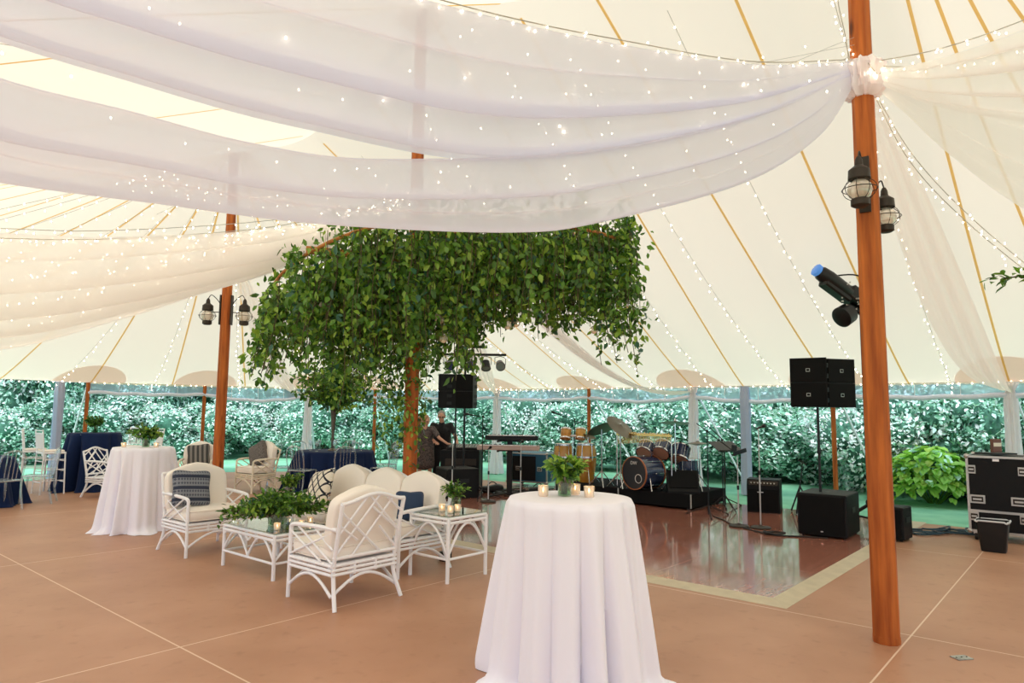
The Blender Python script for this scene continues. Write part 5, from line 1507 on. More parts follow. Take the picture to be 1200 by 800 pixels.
t = thing('bongo_drums', cg + Vector((-0.27, -0.18, 0)), 0, 'pair of small golden bongos on a stand above the congas', 'drum')
for i, x in enumerate((-0.14, 0.14)):
    R = RX(-0.35) @ RY(0.1)
    g = MB(); g.lathe([(0.085, 0), (0.10, 0.09), (0.095, 0.18)], 24, R=R, c=(x, 0, 1.08)); g.build('shell', M['gold'] if False else cong, t, sharp=0.6)
    g = MB(); g.lathe([(0.088, -0.01), (0.105, -0.01), (0.105, 0.015), (0.088, 0.015)], 24, R=R, c=(x, 0, 1.08), cap=False); g.lathe([(0.094, 0.165), (0.108, 0.165), (0.108, 0.19), (0.094, 0.19)], 24, R=R, c=(x, 0, 1.08), cap=False); g.build('rim', M['chrome'], t, sharp=0.6)
    g = MB(); g.lathe([(0.0, 0.186), (0.095, 0.187)], 24, R=R, c=(x, 0, 1.08)); g.build('head', hide, t)
g = MB(); g.tube([(0, 0, 0.15), (0, 0, 1.12)], 0.014, 8); g.tube([(-0.08, 0, 1.13), (0.08, 0, 1.13)], 0.02, 8); g.build('stand', M['chrome'], t); legs3(t, 0.3, 0.35)
t = thing('water_bottle', (1.05, 12.6, DF), 0, 'small clear water bottle standing in front of the congas', 'bottle')
g = MB(); g.lathe([(0.03, 0), (0.034, 0.01), (0.034, 0.15), (0.013, 0.19), (0.013, 0.215)], 16); g.build('body', M['acrylic'], t)
g = MB(); g.lathe([(0.014, 0.212), (0.015, 0.215), (0.015, 0.235)], 12); g.build('cap', mat('blue_cap', (0.05, 0.2, 0.5), 0.4), t)

# microphone stands
def mic_stand(loc, h, label, kind='round', boom=None, metal=None, mic=True, rz=0.0):
    mt = metal or BK
    t = thing('microphone_stand', loc, rz, label, 'microphone stand', 'microphone stands')
    g = MB(); g.tube([(0, 0, 0.02), (0, 0, h * 0.55)], 0.011, 8); g.tube([(0, 0, h * 0.55), (0, 0, h)], 0.008, 8); g.build('pole', mt, t)
    if kind == 'round':
        g = MB(); g.lathe([(0.135, 0), (0.14, 0.008), (0.13, 0.022), (0.03, 0.036), (0.014, 0.05)], 28); g.build('base', M['dark_metal'] if metal else BK, t, sharp=0.6)
    else:
        for i in range(3):
            a = 2 * PI * i / 3 + 0.35
            g = MB(); g.tube([(0, 0, 0.16), (math.cos(a) * 0.36, math.sin(a) * 0.36, 0.012)], 0.010, 6); g.lathe([(0.014, -0.012), (0.014, 0.01)], 8, c=(math.cos(a) * 0.36, math.sin(a) * 0.36, 0.012)); g.build('leg', BK, t)
    g = MB(); g.lathe([(0.016, -0.03), (0.018, 0), (0.016, 0.03)], 10, c=(0, 0, h * 0.55)); g.build('clutch', BK, t)
    end = Vector((0, 0, h)); d = Vector((0.25, -1, 0.25)).normalized()
    if boom:
        b0, b1 = Vector(boom[0]), Vector(boom[1]); g = MB(); g.tube([b0, b1], 0.008, 6); g.ball((0, 0, h), 0.022, 8, 6); g.build('boom', BK, t)
        end = b1; d = (b1 - b0).normalized()
    if mic:
        R = d.to_track_quat('Z', 'Y').to_matrix()
        g = MB(); g.lathe([(0.010, -0.06), (0.013, 0.0), (0.017, 0.09), (0.024, 0.11), (0.027, 0.135), (0.02, 0.16), (0.004, 0.168)], 14, R=R, c=end); g.build('microphone', BK, t, sharp=0.8)
    return t
mic_stand(P(9.54, 3.92, DF), 0.98, 'slim chrome microphone stand with a round base, left of two on the dance floor', metal=M['alu'], mic=False)
mic_stand(P(9.62, 3.64, DF), 1.38, 'tall slim chrome microphone stand with a round base, right of two on the dance floor', metal=M['alu'])
mic_stand(P(10.18, 4.66, DF), 1.30, 'black boom microphone stand on tripod legs before the drum riser', kind='tripod', boom=((-0.16, 0.02, 1.42), (0.40, -0.1, 0.98)), mic=False)
mic_stand(P(8.96, 8.16, DF), 0.92, 'pale microphone stand with round base right behind the sofa', metal=M['alu'])
mic_stand(Vector((-0.52, 12.6, DF)), 1.48, 'black microphone stand before the white draped pole', kind='tripod', boom=((0.05, 0.05, 1.46), (-0.18, -0.08, 1.50)))
mic_stand(Vector((0.18, 12.35, DF)), 1.02, 'pale microphone stand in front of the keyboards', metal=M['alu'])
mic_stand(Vector((-1.02, 12.1, 0)), 1.12, 'pale microphone stand before the man in black', metal=M['alu'], mic=False)
mic_stand(Vector((1.35, 14.6, 0)), 1.45, 'black boom microphone stand reaching over the congas', kind='tripod', boom=((0.3, 0, 1.3), (-0.35, -0.1, 1.55)))
# phone/tablet clamp on the left chrome stand
q = P(9.54, 3.92, DF)
t = thing('tablet_holder', q + Vector((0, 0, 0.985)), 0.5, 'small black tablet holder on top of the left chrome stand', 'tablet holder')
g = MB(); g.rbox((0.05, 0, 0.05), (0.26, 0.02, 0.06), 0.006, R=RY(-0.2)); g.build('tray', BK, t, smooth=False)
g = MB(); g.rbox((-0.05, 0.01, 0.10), (0.10, 0.015, 0.09), 0.004, R=RY(0.2)); g.build('screen', M['plastic'], t, smooth=False)
def music_stand(loc, h, label, rz=0.0):
    t = thing('music_stand', loc, rz, label, 'music stand', 'music stands')
    g = MB(); g.tube([(0, 0, 0.1), (0, 0, h)], 0.011, 8); g.build('pole', BK, t)
    legs3(t, 0.28, 0.25, BK)
    g = MB(); g.rbox((0, -0.03, h + 0.06), (0.48, 0.33, 0.008), 0.002, R=RX(0.45)); g.rbox((0, -0.18, h - 0.005), (0.48, 0.06, 0.008), 0.002, R=RX(0.45 - 0.9)); g.build('desk', BK, t, smooth=False)
    return t
music_stand(P(10.95, 4.72, DF), 0.98, 'black music stand with a tilted desk right of the drum kit', 0.35)
mic_stand(P(11.4, 4.95, DF), 1.12, 'black microphone stand behind the music stand', kind='tripod', boom=((-0.3, 0, 1.42), (0.15, 0, 1.0)))

# bass amplifier
t = thing('bass_amplifier', P(11.35, 4.22, DF), AX - PI / 2 + 0.25, 'black bass amplifier cabinet on the dance floor left of the right subwoofer', 'amplifier')
w_, d_, h_ = 0.50, 0.42, 0.52
prof = [(-d_ / 2, 0), (d_ / 2, 0), (d_ / 2, h_), (-d_ / 2 + 0.05, h_), (-d_ / 2, h_ - 0.10)]
R = Matrix(((0, 0, 1), (1, 0, 0), (0, 1, 0)))
g = MB(); g.prism(prof, w_, R=R, c=(-w_ / 2, 0, 0)); g.build('cabinet', BB, t, smooth=False)
g = MB(); g.rbox((0, -d_ / 2 - 0.006, h_ * 0.38), (w_ - 0.04, 0.014, h_ * 0.66), 0.004); g.build('grille', GR, t, smooth=False)
g = MB(); g.box((0, -d_ / 2 + 0.012, h_ - 0.055), (w_ - 0.06, 0.01, 0.07), R=RX(-0.42)); g.build('control_panel', M['dark_metal'], t, smooth=False)
for i in range(8):
    g = MB(); g.lathe([(0.011, 0), (0.009, 0.018)], 10, R=RX(PI / 2 - 0.4), c=(-0.18 + 0.05 * i, -d_ / 2 + 0.004, h_ - 0.055)); g.build('knob', M['alu'], t)
g = MB(); g.box((-0.04, -d_ / 2 - 0.015, h_ * 0.62), (0.09, 0.003, 0.014)); g.build('badge', M['alu'], t, smooth=False)
# guitar stand
t = thing('guitar_stand', P(11.55, 3.72, DF), 0.3, 'folding black guitar stand between amplifier and right subwoofer', 'guitar stand')
for i, (a, b) in enumerate((((0, 0, 0.42), (-0.18, -0.12, 0.01)), ((0, 0, 0.42), (0.16, -0.12, 0.01)), ((0, 0, 0.42), (0.0, 0.22, 0.01)))):
    g = MB(); g.tube([a, b], 0.013, 8); g.build('leg', BK, t)
g = MB(); g.tube([(0, 0, 0.40), (0.05, -0.02, 0.80)], 0.009, 8); g.tube([(-0.03, -0.02, 0.84), (0.05, -0.02, 0.80), (0.12, -0.02, 0.77)], 0.010, 6); g.build('neck', BK, t)
g = MB(); g.tube([(-0.14, -0.10, 0.10), (-0.16, -0.2, 0.10), (-0.16, -0.22, 0.15)], 0.011, 6); g.tube([(0.13, -0.10, 0.10), (0.15, -0.2, 0.10), (0.15, -0.22, 0.15)], 0.011, 6); g.build('cradle', BK, t)

# keyboards, cases and rack
t = thing('keyboard_stand', (-0.02, 13.0, DF), -0.1, 'black column keyboard stand behind the microphones', 'stand')
g = MB(); g.rbox((0, 0, 0.55), (0.10, 0.08, 1.06), 0.01); g.build('column', BK, t, smooth=False)
g = MB(); g.tube([(-0.35, -0.25, 0.02), (0, 0, 0.06), (0.35, -0.25, 0.02)], 0.022, 8); g.tube([(-0.3, 0.25, 0.02), (0, 0, 0.06), (0.3, 0.25, 0.02)], 0.022, 8); g.build('feet', BK, t)
g = MB()
for z in (0.84, 1.02):
    for x in (-0.2, 0.2): g.box((x, -0.12, z), (0.03, 0.30, 0.03))
    g.box((0, 0.0, z), (0.44, 0.03, 0.03))
g.build('arms', BK, t, smooth=False)
def keyboard(loc, w, body, label, rz=-0.1):
    t = thing('keyboard', loc, rz, label, 'keyboard', 'keyboards')
    g = MB(); g.rbox((0, 0, 0.045), (w, 0.32, 0.085), 0.01); g.build('case', body, t, smooth=False)
    g = MB(); g.box((0, -0.09, 0.093), (w - 0.1, 0.14, 0.012)); g.build('white_keys', M['white_paint'], t, smooth=False)
    g = MB()
    for i in range(int((w - 0.12) / 0.024)):
        if i % 7 not in (2, 6): g.box((-w / 2 + 0.07 + 0.024 * i, -0.065, 0.104), (0.012, 0.09, 0.012))
    g.build('black_keys', M['plastic'], t, smooth=False)
    return t
keyboard(Vector((-0.04, 12.87, DF + 0.86)), 1.15, mat('tan_keyboard_case', (0.45, 0.34, 0.30), 0.5), 'tan topped keyboard on the lower arms of the stand')
keyboard(Vector((0.02, 12.87, DF + 1.04)), 0.98, M['plastic'], 'black keyboard on the upper arms of the stand')
def road_case(loc, rz, w, d, h, side, label, name='road_case', wheels=True):
    t = thing(name, loc, rz, label, 'road case', 'road cases')
    z0 = 0.11 if wheels else 0.0
    g = MB(); g.rbox((0, 0, z0 + h / 2), (w - 0.012, d - 0.012, h - 0.012), 0.004); g.build('panels', side, t, smooth=False)
    g = MB(); e = 0.028
    for sx in (-1, 1):
        for sy in (-1, 1): g.box((sx * (w / 2 - e / 2), sy * (d / 2 - e / 2), z0 + h / 2), (e, e, h))
    for z in (z0 + e / 2, z0 + h - e / 2):
        for sy in (-1, 1): g.box((0, sy * (d / 2 - e / 2), z), (w, e, e))
        for sx in (-1, 1): g.box((sx * (w / 2 - e / 2), 0, z), (e, d, e))
    g.build('edging', M['alu'], t, smooth=False)
    for sx in (-1, 1):
        for sy in (-1, 1):
            for z in (z0 + 0.01, z0 + h - 0.01):
                g = MB(); g.ball((sx * (w / 2 - 0.01), sy * (d / 2 - 0.01), z), 0.032, 10, 8); g.build('corner', M['alu'], t)
            if wheels:
                g = MB(); g.lathe([(0.045, -0.015), (0.048, 0), (0.045, 0.015)], 18, R=RY(PI / 2), c=(sx * (w / 2 - 0.07), sy * (d / 2 - 0.07), 0.048)); g.build('caster', M['plastic'], t)
                g = MB(); g.box((sx * (w / 2 - 0.07), sy * (d / 2 - 0.07), 0.095), (0.06, 0.05, 0.03)); g.build('caster_fork', M['alu'], t, smooth=False)
    return t, z0
def latch(t, x, y, z, hw_=0.055, hh=0.045):
    g = MB(); g.rbox((x, y, z), (hw_ * 2, 0.010, hh * 2), 0.004); g.rbox((x, y - 0.008, z), (hw_ * 1.5, 0.008, hh * 1.2), 0.003, m=1); g.box((x, y - 0.014, z), (hw_ * 1.1, 0.012, hh * 0.4))
    g.build('latch', [M['alu'], M['dark_metal']], t, smooth=False)
cs, z0 = road_case(P(10.83 + 0.36, 1.36 - 0.33, 0.0), AX - PI / 2, 0.66, 0.72, 0.98, BB, 'tall black road case with metal edges and latches at the right edge')
fy = -0.36
for x in (-0.22, 0.22):
    latch(cs, x, fy - 0.002, z0 + 0.42, 0.085, 0.055); latch(cs, x * 1.22, fy - 0.002, z0 + 0.80, 0.045, 0.055); latch(cs, x * 1.2, fy - 0.002, z0 + 0.20, 0.05, 0.055)
g = MB(); g.box((0, fy - 0.004, z0 + 0.93), (0.07, 0.004, 0.03)); g.build('name_label', M['white_paint'], cs, smooth=False)
g = MB(); g.box((0, fy + 0.003, z0 + 0.27), (0.64, 0.012, 0.03)); g.build('lid_seam', M['alu'], cs, smooth=False)
top = P(10.83 + 0.36, 1.36 - 0.33, z0 + 0.98)
t = thing('laptop', top + Vector((-0.05, -0.02, 0.013)), 0.2, 'closed dark laptop lying on the tall road case', 'laptop')
g = MB(); g.rbox((0, 0, 0.012), (0.40, 0.27, 0.02), 0.004); g.build('body', M['plastic'], t, smooth=False)
t = thing('framed_card', top + Vector((0.10, 0.18, 0.012)), 0.1, 'small brown and cream box standing on the tall road case', 'box')
g = MB(); g.rbox((0, 0, 0.10), (0.13, 0.05, 0.19), 0.004); g.build('box_body', mat('brown_box', (0.16, 0.06, 0.04), 0.5), t, smooth=False)
g = MB(); g.box((0, -0.028, 0.12), (0.11, 0.004, 0.05)); g.build('cream_panel', M['cream_paint'], t, smooth=False)
# waste bin
t = thing('waste_bin', P(10.12, 1.03), AX - PI / 2, 'black plastic waste bin with a liner rim in front of the road case', 'bin')
def rr_ring(w, d, z, k=6):
    out = []
    for q, (sx, sy) in enumerate(((1, 1), (-1, 1), (-1, -1), (1, -1))):
        for i in range(k + 1):
            a = PI / 2 * q + PI / 2 * i / k; out.append(Vector((sx * (w / 2 - 0.04) + 0.04 * math.cos(a), sy * (d / 2 - 0.04) + 0.04 * math.sin(a), z)))
    return out
rings = [rr_ring(0.24, 0.20, 0.0), rr_ring(0.25, 0.21, 0.02), rr_ring(0.33, 0.26, 0.36), rr_ring(0.31, 0.24, 0.36), rr_ring(0.24, 0.19, 0.03)]
g = MB(); n = len(rings[0]); vs = [p for r_ in rings for p in r_]; fs = [(i * n + j, i * n + (j + 1) % n, (i + 1) * n + (j + 1) % n, (i + 1) * n + j) for i in range(4) for j in range(n)] + [tuple(reversed(range(n))), tuple(range(4 * n, 5 * n))]
g.add(vs, fs); g.build('bin_body', M['plastic'], t, sharp=0.6)
g = MB(); g.tube([p + Vector((0, 0, 0.008 * math.sin(i * 1.3))) for i, p in enumerate(rr_ring(0.335, 0.265, 0.355))], 0.011, 6, closed=True); g.build('liner_rim', M['alu'] if False else mat('clear_liner', (0.6, 0.62, 0.65), 0.3), t)
blue = mat('blue_case_panel', (0.008, 0.09, 0.17), 0.4)
bc, _ = road_case(Vector((0.50, 15.0, 0)), -0.45, 0.95, 0.75, 0.62, blue, 'wide blue road case behind the keyboards')
latch(bc, -0.2, -0.38, 0.4); latch(bc, 0.3, -0.38, 0.4)
g = MB(); g.rbox((-0.1, -0.378, 0.11 + 0.30), (0.62, 0.01, 0.5), 0.004); g.build('black_front', BB, bc, smooth=False)
for z in (0.26, 0.58):
    g = MB(); g.tube([(0.478, 0.0 - 0.2, z - 0.04), (0.50, -0.2, z - 0.04), (0.50, -0.2, z + 0.05), (0.478, -0.2, z + 0.05)], 0.012, 6); g.build('handle', M['alu'], bc)
# mixer rack the two people stand at
t = thing('equipment_rack', Vector((-1.0, 14.0, 0)), -0.05, 'black equipment rack with knobs behind the left tower', 'rack')
g = MB(); g.rbox((0, 0, 0.41), (0.78, 0.55, 0.82), 0.01); g.build('cabinet', BB, t, smooth=False)
for z in (0.25, 0.42, 0.59):
    g = MB(); g.rbox((0.02, -0.28, z), (0.62, 0.02, 0.13), 0.004)
    g.build('rack_unit', M['dark_metal'], t, smooth=False)
g = MB(); g.rbox((0.05, 0, 0.86), (0.66, 0.45, 0.08), 0.01, R=RX(0.12)); g.build('mixer', BK, t, smooth=False)
g = MB()
for i in range(10):
    for j in range(5): g.lathe([(0.008, 0), (0.007, 0.02)], 8, R=RX(0.12), c=(-0.22 + 0.058 * i, -0.15 + 0.07 * j, 0.895 + (-0.15 + 0.07 * j) * 0.12))
g.build('knobs', M['alu'], t)
t = thing('power_box', P(5.28, 5.42), RU, 'small black box on the floor behind the right side table', 'box')
g = MB(); g.rbox((0, 0, 0.05), (0.12, 0.09, 0.10), 0.01); g.build('body', BK, t, smooth=False)
g = MB(); g.box((-0.062, 0, 0.05), (0.004, 0.05, 0.04)); g.build('socket', M['steel'], t, smooth=False)
g = MB(); g.box((0, 0, 0.003), (0.115, 0.075, 0.006)); 
o = g.build('floor_plate', M['steel'], smooth=False); o.location = P(5.55, 0.78, 0.001); o.rotation_euler = (0, 0, 0.05 + 0.15); tag(o, 'small galvanised steel plate on the floor right of the near pole', 'metal plate')
for sx in (-0.04, 0, 0.04):
    g = MB(); g.lathe([(0.006, 0.006), (0.005, 0.009)], 8, c=(sx, 0.0, 0)); g.build('screw', M['dark_metal'], o)
# cables
cable([P(9.5, 3.9, DF + .008), P(9.3, 3.6, DF + .008), P(9.15, 3.3, DF + .008), P(9.3, 3.0, DF + .008), P(9.4, 2.7, DF + .008)], 'black cable running from the chrome stands to the right subwoofer', 0.012)
cable([P(10.2, 4.6, DF + .008), P(9.9, 4.3, DF + .008), P(9.62, 4.05, DF + .008), P(9.5, 3.75, DF + .008)], 'black cable between the tripod stand and the chrome stands', 0.008)
cable([P(9.3, 3.35, DF + .02), P(9.2, 3.45, DF + .03), P(9.15, 3.3, DF + .02), P(9.3, 3.2, DF + .03), P(9.35, 3.4, DF + .02)], 'small coil of black cable beside the right chrome stand base', 0.012)
bl = mat('blue_black_cable', (0.02, 0.06, 0.09), 0.4)
for i in range(7):
    c0 = P(11.0 + 0.15 * rr.random(), 1.95 - 0.06 * i, 0.012 + 0.01 * (i % 3))
    pts = [c0 + Vector((rr.uniform(-.45, .45), rr.uniform(-.25, .25), 0.008 * k)) for k in range(6)]
    cable(pts, ORD[i] + ' tangled blue-black cable in the pile right of the near pole', 0.010, bl)
for i in range(6):
    c0 = Vector((-0.2 + 0.16 * i, 13.3 + 0.1 * (i % 3), 0.035 + DF))
    cable([c0 + Vector((rr.uniform(-.5, .5), rr.uniform(-.3, .3), 0.006 * k)) for k in range(6)], 'loose black cable on the floor under the keyboards, ' + ORD[i] + ' from the left', 0.010)
for x, y, s_, lb in ((1.9, 13.0, 0.9, 'black gig bag lying left of the drum riser'), (0.55, 13.55, 0.7, 'black bag lying below the keyboards'), (-0.35, 13.55, 0.8, 'black bag lying between keyboards and subwoofer')):
    g = MB(); g.sup((0, 0, 0.09 * s_), (0.55 * s_, 0.34 * s_, 0.18 * s_), 0.6, 0.5, 28, 12, warp=lambda p: Vector((p.x, p.y, p.z + 0.02 * math.sin(p.x * 14))))
    o = g.build('gig_bag', M['plastic'], sharp=3); o.location = (x, y, DF); tag(o, lb, 'bag', 'black bags')
    g = MB(); g.tube(arc((-0.1, 0, 0.17 * s_), (0.1, 0, 0.17 * s_), (0, -0.02, 0.07), 8), 0.01, 6); g.build('handle', BK, o)
# dried leaves on the floor at the left
rng = np.random.default_rng(3); n = 16
C = np.stack([rng.uniform(-0.3, 0.3, n), rng.uniform(-0.10, 0.10, n), rng.uniform(0.004, 0.012, n)], 1)
D = np.stack([rng.normal(size=n), rng.normal(size=n), np.zeros(n)], 1); N = np.tile(np.array([[0, 0, 1.0]]), (n, 1))
o = leaf_mesh('fallen_leaves', C, D, N, np.full(n, .13), np.full(n, .08), [M['plastic'], M['stem']]); o.location = (-6.45, 12.4, 0.0)
tag(o, 'few dark fallen leaves on the bare floor at the left', 'leaves', kind='stuff')
# ------------------------------------------------------------------ two people at the rack
def cap(g, a, b, ra, rb, n=14):
    a, b = Vector(a), Vector(b); d = b - a; L = d.length
    R = d.to_track_quat('Z', 'Y').to_matrix(); prof = []
    for i in range(6):
        t = PI / 2 * i / 5; prof.append((ra * math.sin(t), -ra * math.cos(t)))
    for i in range(6):
        t = PI / 2 * i / 5; prof.append((rb * math.cos(t), L + rb * math.sin(t)))
    g.lathe(prof, n, c=a, R=R)
def fuse(o, v=0.009, sm=4):
    m = o.modifiers.new('fuse', 'REMESH'); m.mode = 'VOXEL'; m.voxel_size = v; m.use_smooth_shade = True
    s_ = o.modifiers.new('soften', 'SMOOTH'); s_.iterations = sm; s_.factor = 0.5
    return o
def limb(g, pts, rs):
    for (a, b), (ra, rb) in zip(zip(pts, pts[1:]), zip(rs, rs[1:])): cap(g, a, b, ra, rb)
def hand(g, w, d, palmn, side):
    # w wrist, d direction of the hand, palmn direction the palm faces; five separate bent fingers
    w = Vector(w); d = Vector(d).normalized(); pn = Vector(palmn).normalized(); s = d.cross(pn).normalized() * side
    c = w + d * 0.045
    cap(g, w, w + d * 0.07 + s * 0.012, 0.024, 0.022); cap(g, w + d * 0.01 - s * 0.016, w + d * 0.075 - s * 0.022, 0.016, 0.014); cap(g, w + d * 0.01 + s * 0.018, w + d * 0.07 + s * 0.028, 0.015, 0.013)
    for k, (o_, L) in enumerate(((-0.032, 0.062), (-0.011, 0.078), (0.011, 0.084), (0.033, 0.074))):
        p0 = w + d * 0.08 + s * o_; dd = (d + s * o_ * 3).normalized()
        p1 = p0 + dd * L * 0.5 + pn * 0.006; p2 = p0 + dd * L * 0.9 + pn * 0.028
        limb(g, [p0, p1, p2], [0.0092, 0.0085, 0.0075])
    p0 = w + d * 0.02 + s * 0.026; p1 = p0 + (s * 0.8 + d * 0.6).normalized() * 0.038; p2 = p1 + (s * 0.25 + d).normalized() * 0.034 + pn * 0.01
    limb(g, [p0, p1, p2], [0.013, 0.0105, 0.009])
def person(loc, rz, label, J, fem=False):
    t = thing('person', loc, rz, label, 'person')
    g = MB(); k = 0.90 if fem else 1.0
    hip, chest, neck, head = [Vector(J[q]) for q in ('hip', 'chest', 'neck', 'head')]
    # legs and feet
    for sx in (-1, 1):
        h, kn, an = [Vector(p) for p in J['leg' + ('L' if sx < 0 else 'R')]]
        limb(g, [h, kn, an], [0.088 * k, 0.056 * k, 0.038 * k]); cap(g, an + Vector((0, 0.02, -0.02)), an + Vector((sx * 0.015, -0.15, -0.045)), 0.034, 0.028)
    # trunk
    for s_ in (-1, 1):
        cap(g, hip + Vector((s_ * 0.06, 0, 0)), chest + Vector((s_ * 0.075, 0, 0.02)), 0.105 * k, 0.105 * k)
        cap(g, chest + Vector((s_ * 0.04, 0, 0.05)), Vector(J['shL' if s_ < 0 else 'shR']), 0.09 * k, 0.056 * k)
    cap(g, chest, neck - (neck - chest) * 0.1, 0.10 * k, 0.06)
    cap(g, neck - (head - neck) * 0.2, head - (head - neck) * 0.3, 0.053 * k, 0.05 * k)
    # arms and hands
    for s_, q in ((-1, 'L'), (1, 'R')):
        sh, el, wr = Vector(J['sh' + q]), Vector(J['el' + q]), Vector(J['wr' + q])
        limb(g, [sh, el, wr], [0.050 * k, 0.038 * k, 0.026 * k])
        hand(g, wr, Vector(J['hd' + q]), Vector((0, 0, -1)), s_)
    # head: skull, jaw, nose, ears
    f = Vector(J['face']).normalized(); up = (Vector((0, 0, 1)) - f * f.z).normalized(); rt = f.cross(up)
    B = Matrix((rt, -f, up)).transposed()       # local: x right, -y face, z up
    def hp_(x, y, z): return head + B @ Vector((x, y, z))
    g.ball(head + B @ Vector((0, 0.012, 0.03)), (0.076, 0.094, 0.088), 20, 14, R=B)
    g.ball(head + B @ Vector((0, -0.018, -0.035)), (0.058, 0.068, 0.075), 18, 12, R=B)
    cap(g, hp_(0, -0.085, 0.02), hp_(0, -0.105, -0.012), 0.008, 0.013, 8)
    cap(g, hp_(-0.02, -0.074, -0.05), hp_(0.02, -0.074, -0.05), 0.011, 0.011, 8)
    cap(g, hp_(-0.035, -0.075, 0.035), hp_(0.035, -0.075, 0.035), 0.012, 0.012, 8)
    cap(g, hp_(0, -0.06, -0.098), hp_(0, -0.055, -0.09), 0.022, 0.02, 8)
    for s_ in (-1, 1): g.ball(hp_(s_ * 0.079, 0.008, -0.005), (0.010, 0.02, 0.03), 10, 8, R=B)
    body = fuse(g.build('body', M['skin'], t, sharp=3), 0.008, 3)
    g = MB()
    for s_ in (-1, 1): g.ball(hp_(s_ * 0.031, -0.080, 0.012), (0.013, 0.008, 0.008), 10, 6, R=B)
    g.build('eyes', mat('eye_dark', (0.03, 0.02, 0.02), 0.2) if 'eye' not in M else M['eye'], t)
    return t, hp_, B, (hip, chest, neck, head)
J = dict(hip=(0, 0.0, 0.90), chest=(0, -0.14, 1.17), neck=(0, -0.22, 1.36), head=(0, -0.29, 1.475), face=(0.05, -1, -0.28),
         legL=[(-0.10, 0.02, 0.86), (-0.12, -0.04, 0.47), (-0.13, 0.03, 0.075)], legR=[(0.10, 0.02, 0.86), (0.13, -0.05, 0.47), (0.15, 0.02, 0.075)],
         shL=(-0.185, -0.18, 1.30), shR=(0.185, -0.18, 1.30), elL=(-0.25, -0.28, 1.05), elR=(0.30, -0.22, 1.06), wrL=(-0.10, -0.46, 0.955), wrR=(0.36, -0.36, 0.90), hdL=(0.4, -0.8, -0.15), hdR=(0.15, -0.9, -0.2))
blk = mat('black_polo', (0.010, 0.010, 0.012), 0.85, sheen=0.2); trous = mat('black_trousers', (0.012, 0.012, 0.015), 0.8)
man, hp_, B, jj = person(Vector((-1.47, 14.78, 0.0)), 0.0, 'person in a black polo shirt and glasses leaning on the equipment rack', J)
g = MB(); hip, chest, neck, head = jj
for s_ in (-1, 1):
    cap(g, hip + Vector((s_ * 0.062, 0, 0.0)), chest + Vector((s_ * 0.078, 0, 0.02)), 0.128, 0.122)
    cap(g, chest + Vector((s_ * 0.04, 0, 0.05)), Vector((s_ * 0.180, -0.18, 1.29)), 0.100, 0.062)
    sh, el = Vector((s_ * 0.185, -0.18, 1.30)), Vector(J['elL' if s_ < 0 else 'elR']); cap(g, sh, sh.lerp(el, 0.62), 0.062, 0.054)
cap(g, chest, neck - (neck - chest) * 0.12, 0.112, 0.066)
fuse(g.build('polo_shirt', blk, man, sharp=3), 0.011)
g = MB()
for q in 'LR':
    h, kn, an = [Vector(p) for p in J['leg' + q]]; limb(g, [h, kn, an], [0.112, 0.078, 0.068])
cap(g, (-0.08, 0.0, 0.90), (0.08, 0.0, 0.90), 0.118, 0.118)
fuse(g.build('trousers', trous, man, sharp=3), 0.011)
g = MB()
for q, s_ in (('L', -1), ('R', 1)):
    an = Vector(J['leg' + q][2]); cap(g, (an.x, an.y + 0.03, 0.042), (an.x + s_ * 0.015, an.y - 0.16, 0.036), 0.042, 0.036)
g.build('shoes', BK, man)
hair_g = mat('grey_hair', (0.30, 0.28, 0.26), 0.8, bump=0.5, scale=60)
g = MB(); g.ball(hp_(0, 0.026, 0.046), (0.083, 0.092, 0.084), 24, 16, R=B)
for s_ in (-1, 1): g.ball(hp_(s_ * 0.062, 0.03, 0.01), (0.024, 0.05, 0.05), 12, 8, R=B)
g.build('hair', hair_g, man)
g = MB()
for s_ in (-1, 1):
    g.tube([hp_(s_ * 0.032 + 0.024 * math.cos(a), -0.094, 0.010 + 0.017 * math.sin(a)) for a in np.linspace(0, 2 * PI, 15)[:-1]], 0.0028, 5, closed=True)
    g.tube([hp_(s_ * 0.056, -0.092, 0.014), hp_(s_ * 0.082, -0.0, 0.008)], 0.0025, 5)
g.tube([hp_(-0.009, -0.096, 0.014), hp_(0.009, -0.096, 0.014)], 0.0025, 5)
g.build('glasses', BK, man)

J2 = dict(hip=(0, 0.0, 0.88), chest=(0, -0.07, 1.12), neck=(0, -0.10, 1.28), head=(0.0, -0.13, 1.385), face=(0.55, -0.45, -0.25),
          legL=[(-0.09, 0.0, 0.84), (-0.10, -0.02, 0.46), (-0.10, 0.03, 0.075)], legR=[(0.09, 0.0, 0.84), (0.11, -0.04, 0.46), (0.12, 0.01, 0.075)],
          shL=(-0.155, -0.06, 1.23), shR=(0.155, -0.12, 1.23), elL=(-0.21, -0.02, 0.98), elR=(0.29, -0.24, 1.04), wrL=(-0.16, -0.16, 0.80), wrR=(0.46, -0.30, 0.925), hdL=(0.1, -0.5, -1), hdR=(1, -0.25, -0.2))
wom, hp_, B, jj = person(Vector((-1.80, 14.45, 0.0)), 0.12, 'person with a long blond ponytail and patterned short-sleeved dress reaching to the rack', J2, True)
dress = mat('speckled_dress', (0.17, 0.13, 0.115), 0.9, col2=(0.03, 0.025, 0.03), scale=38)
g = MB(); hip, chest, neck, head = jj
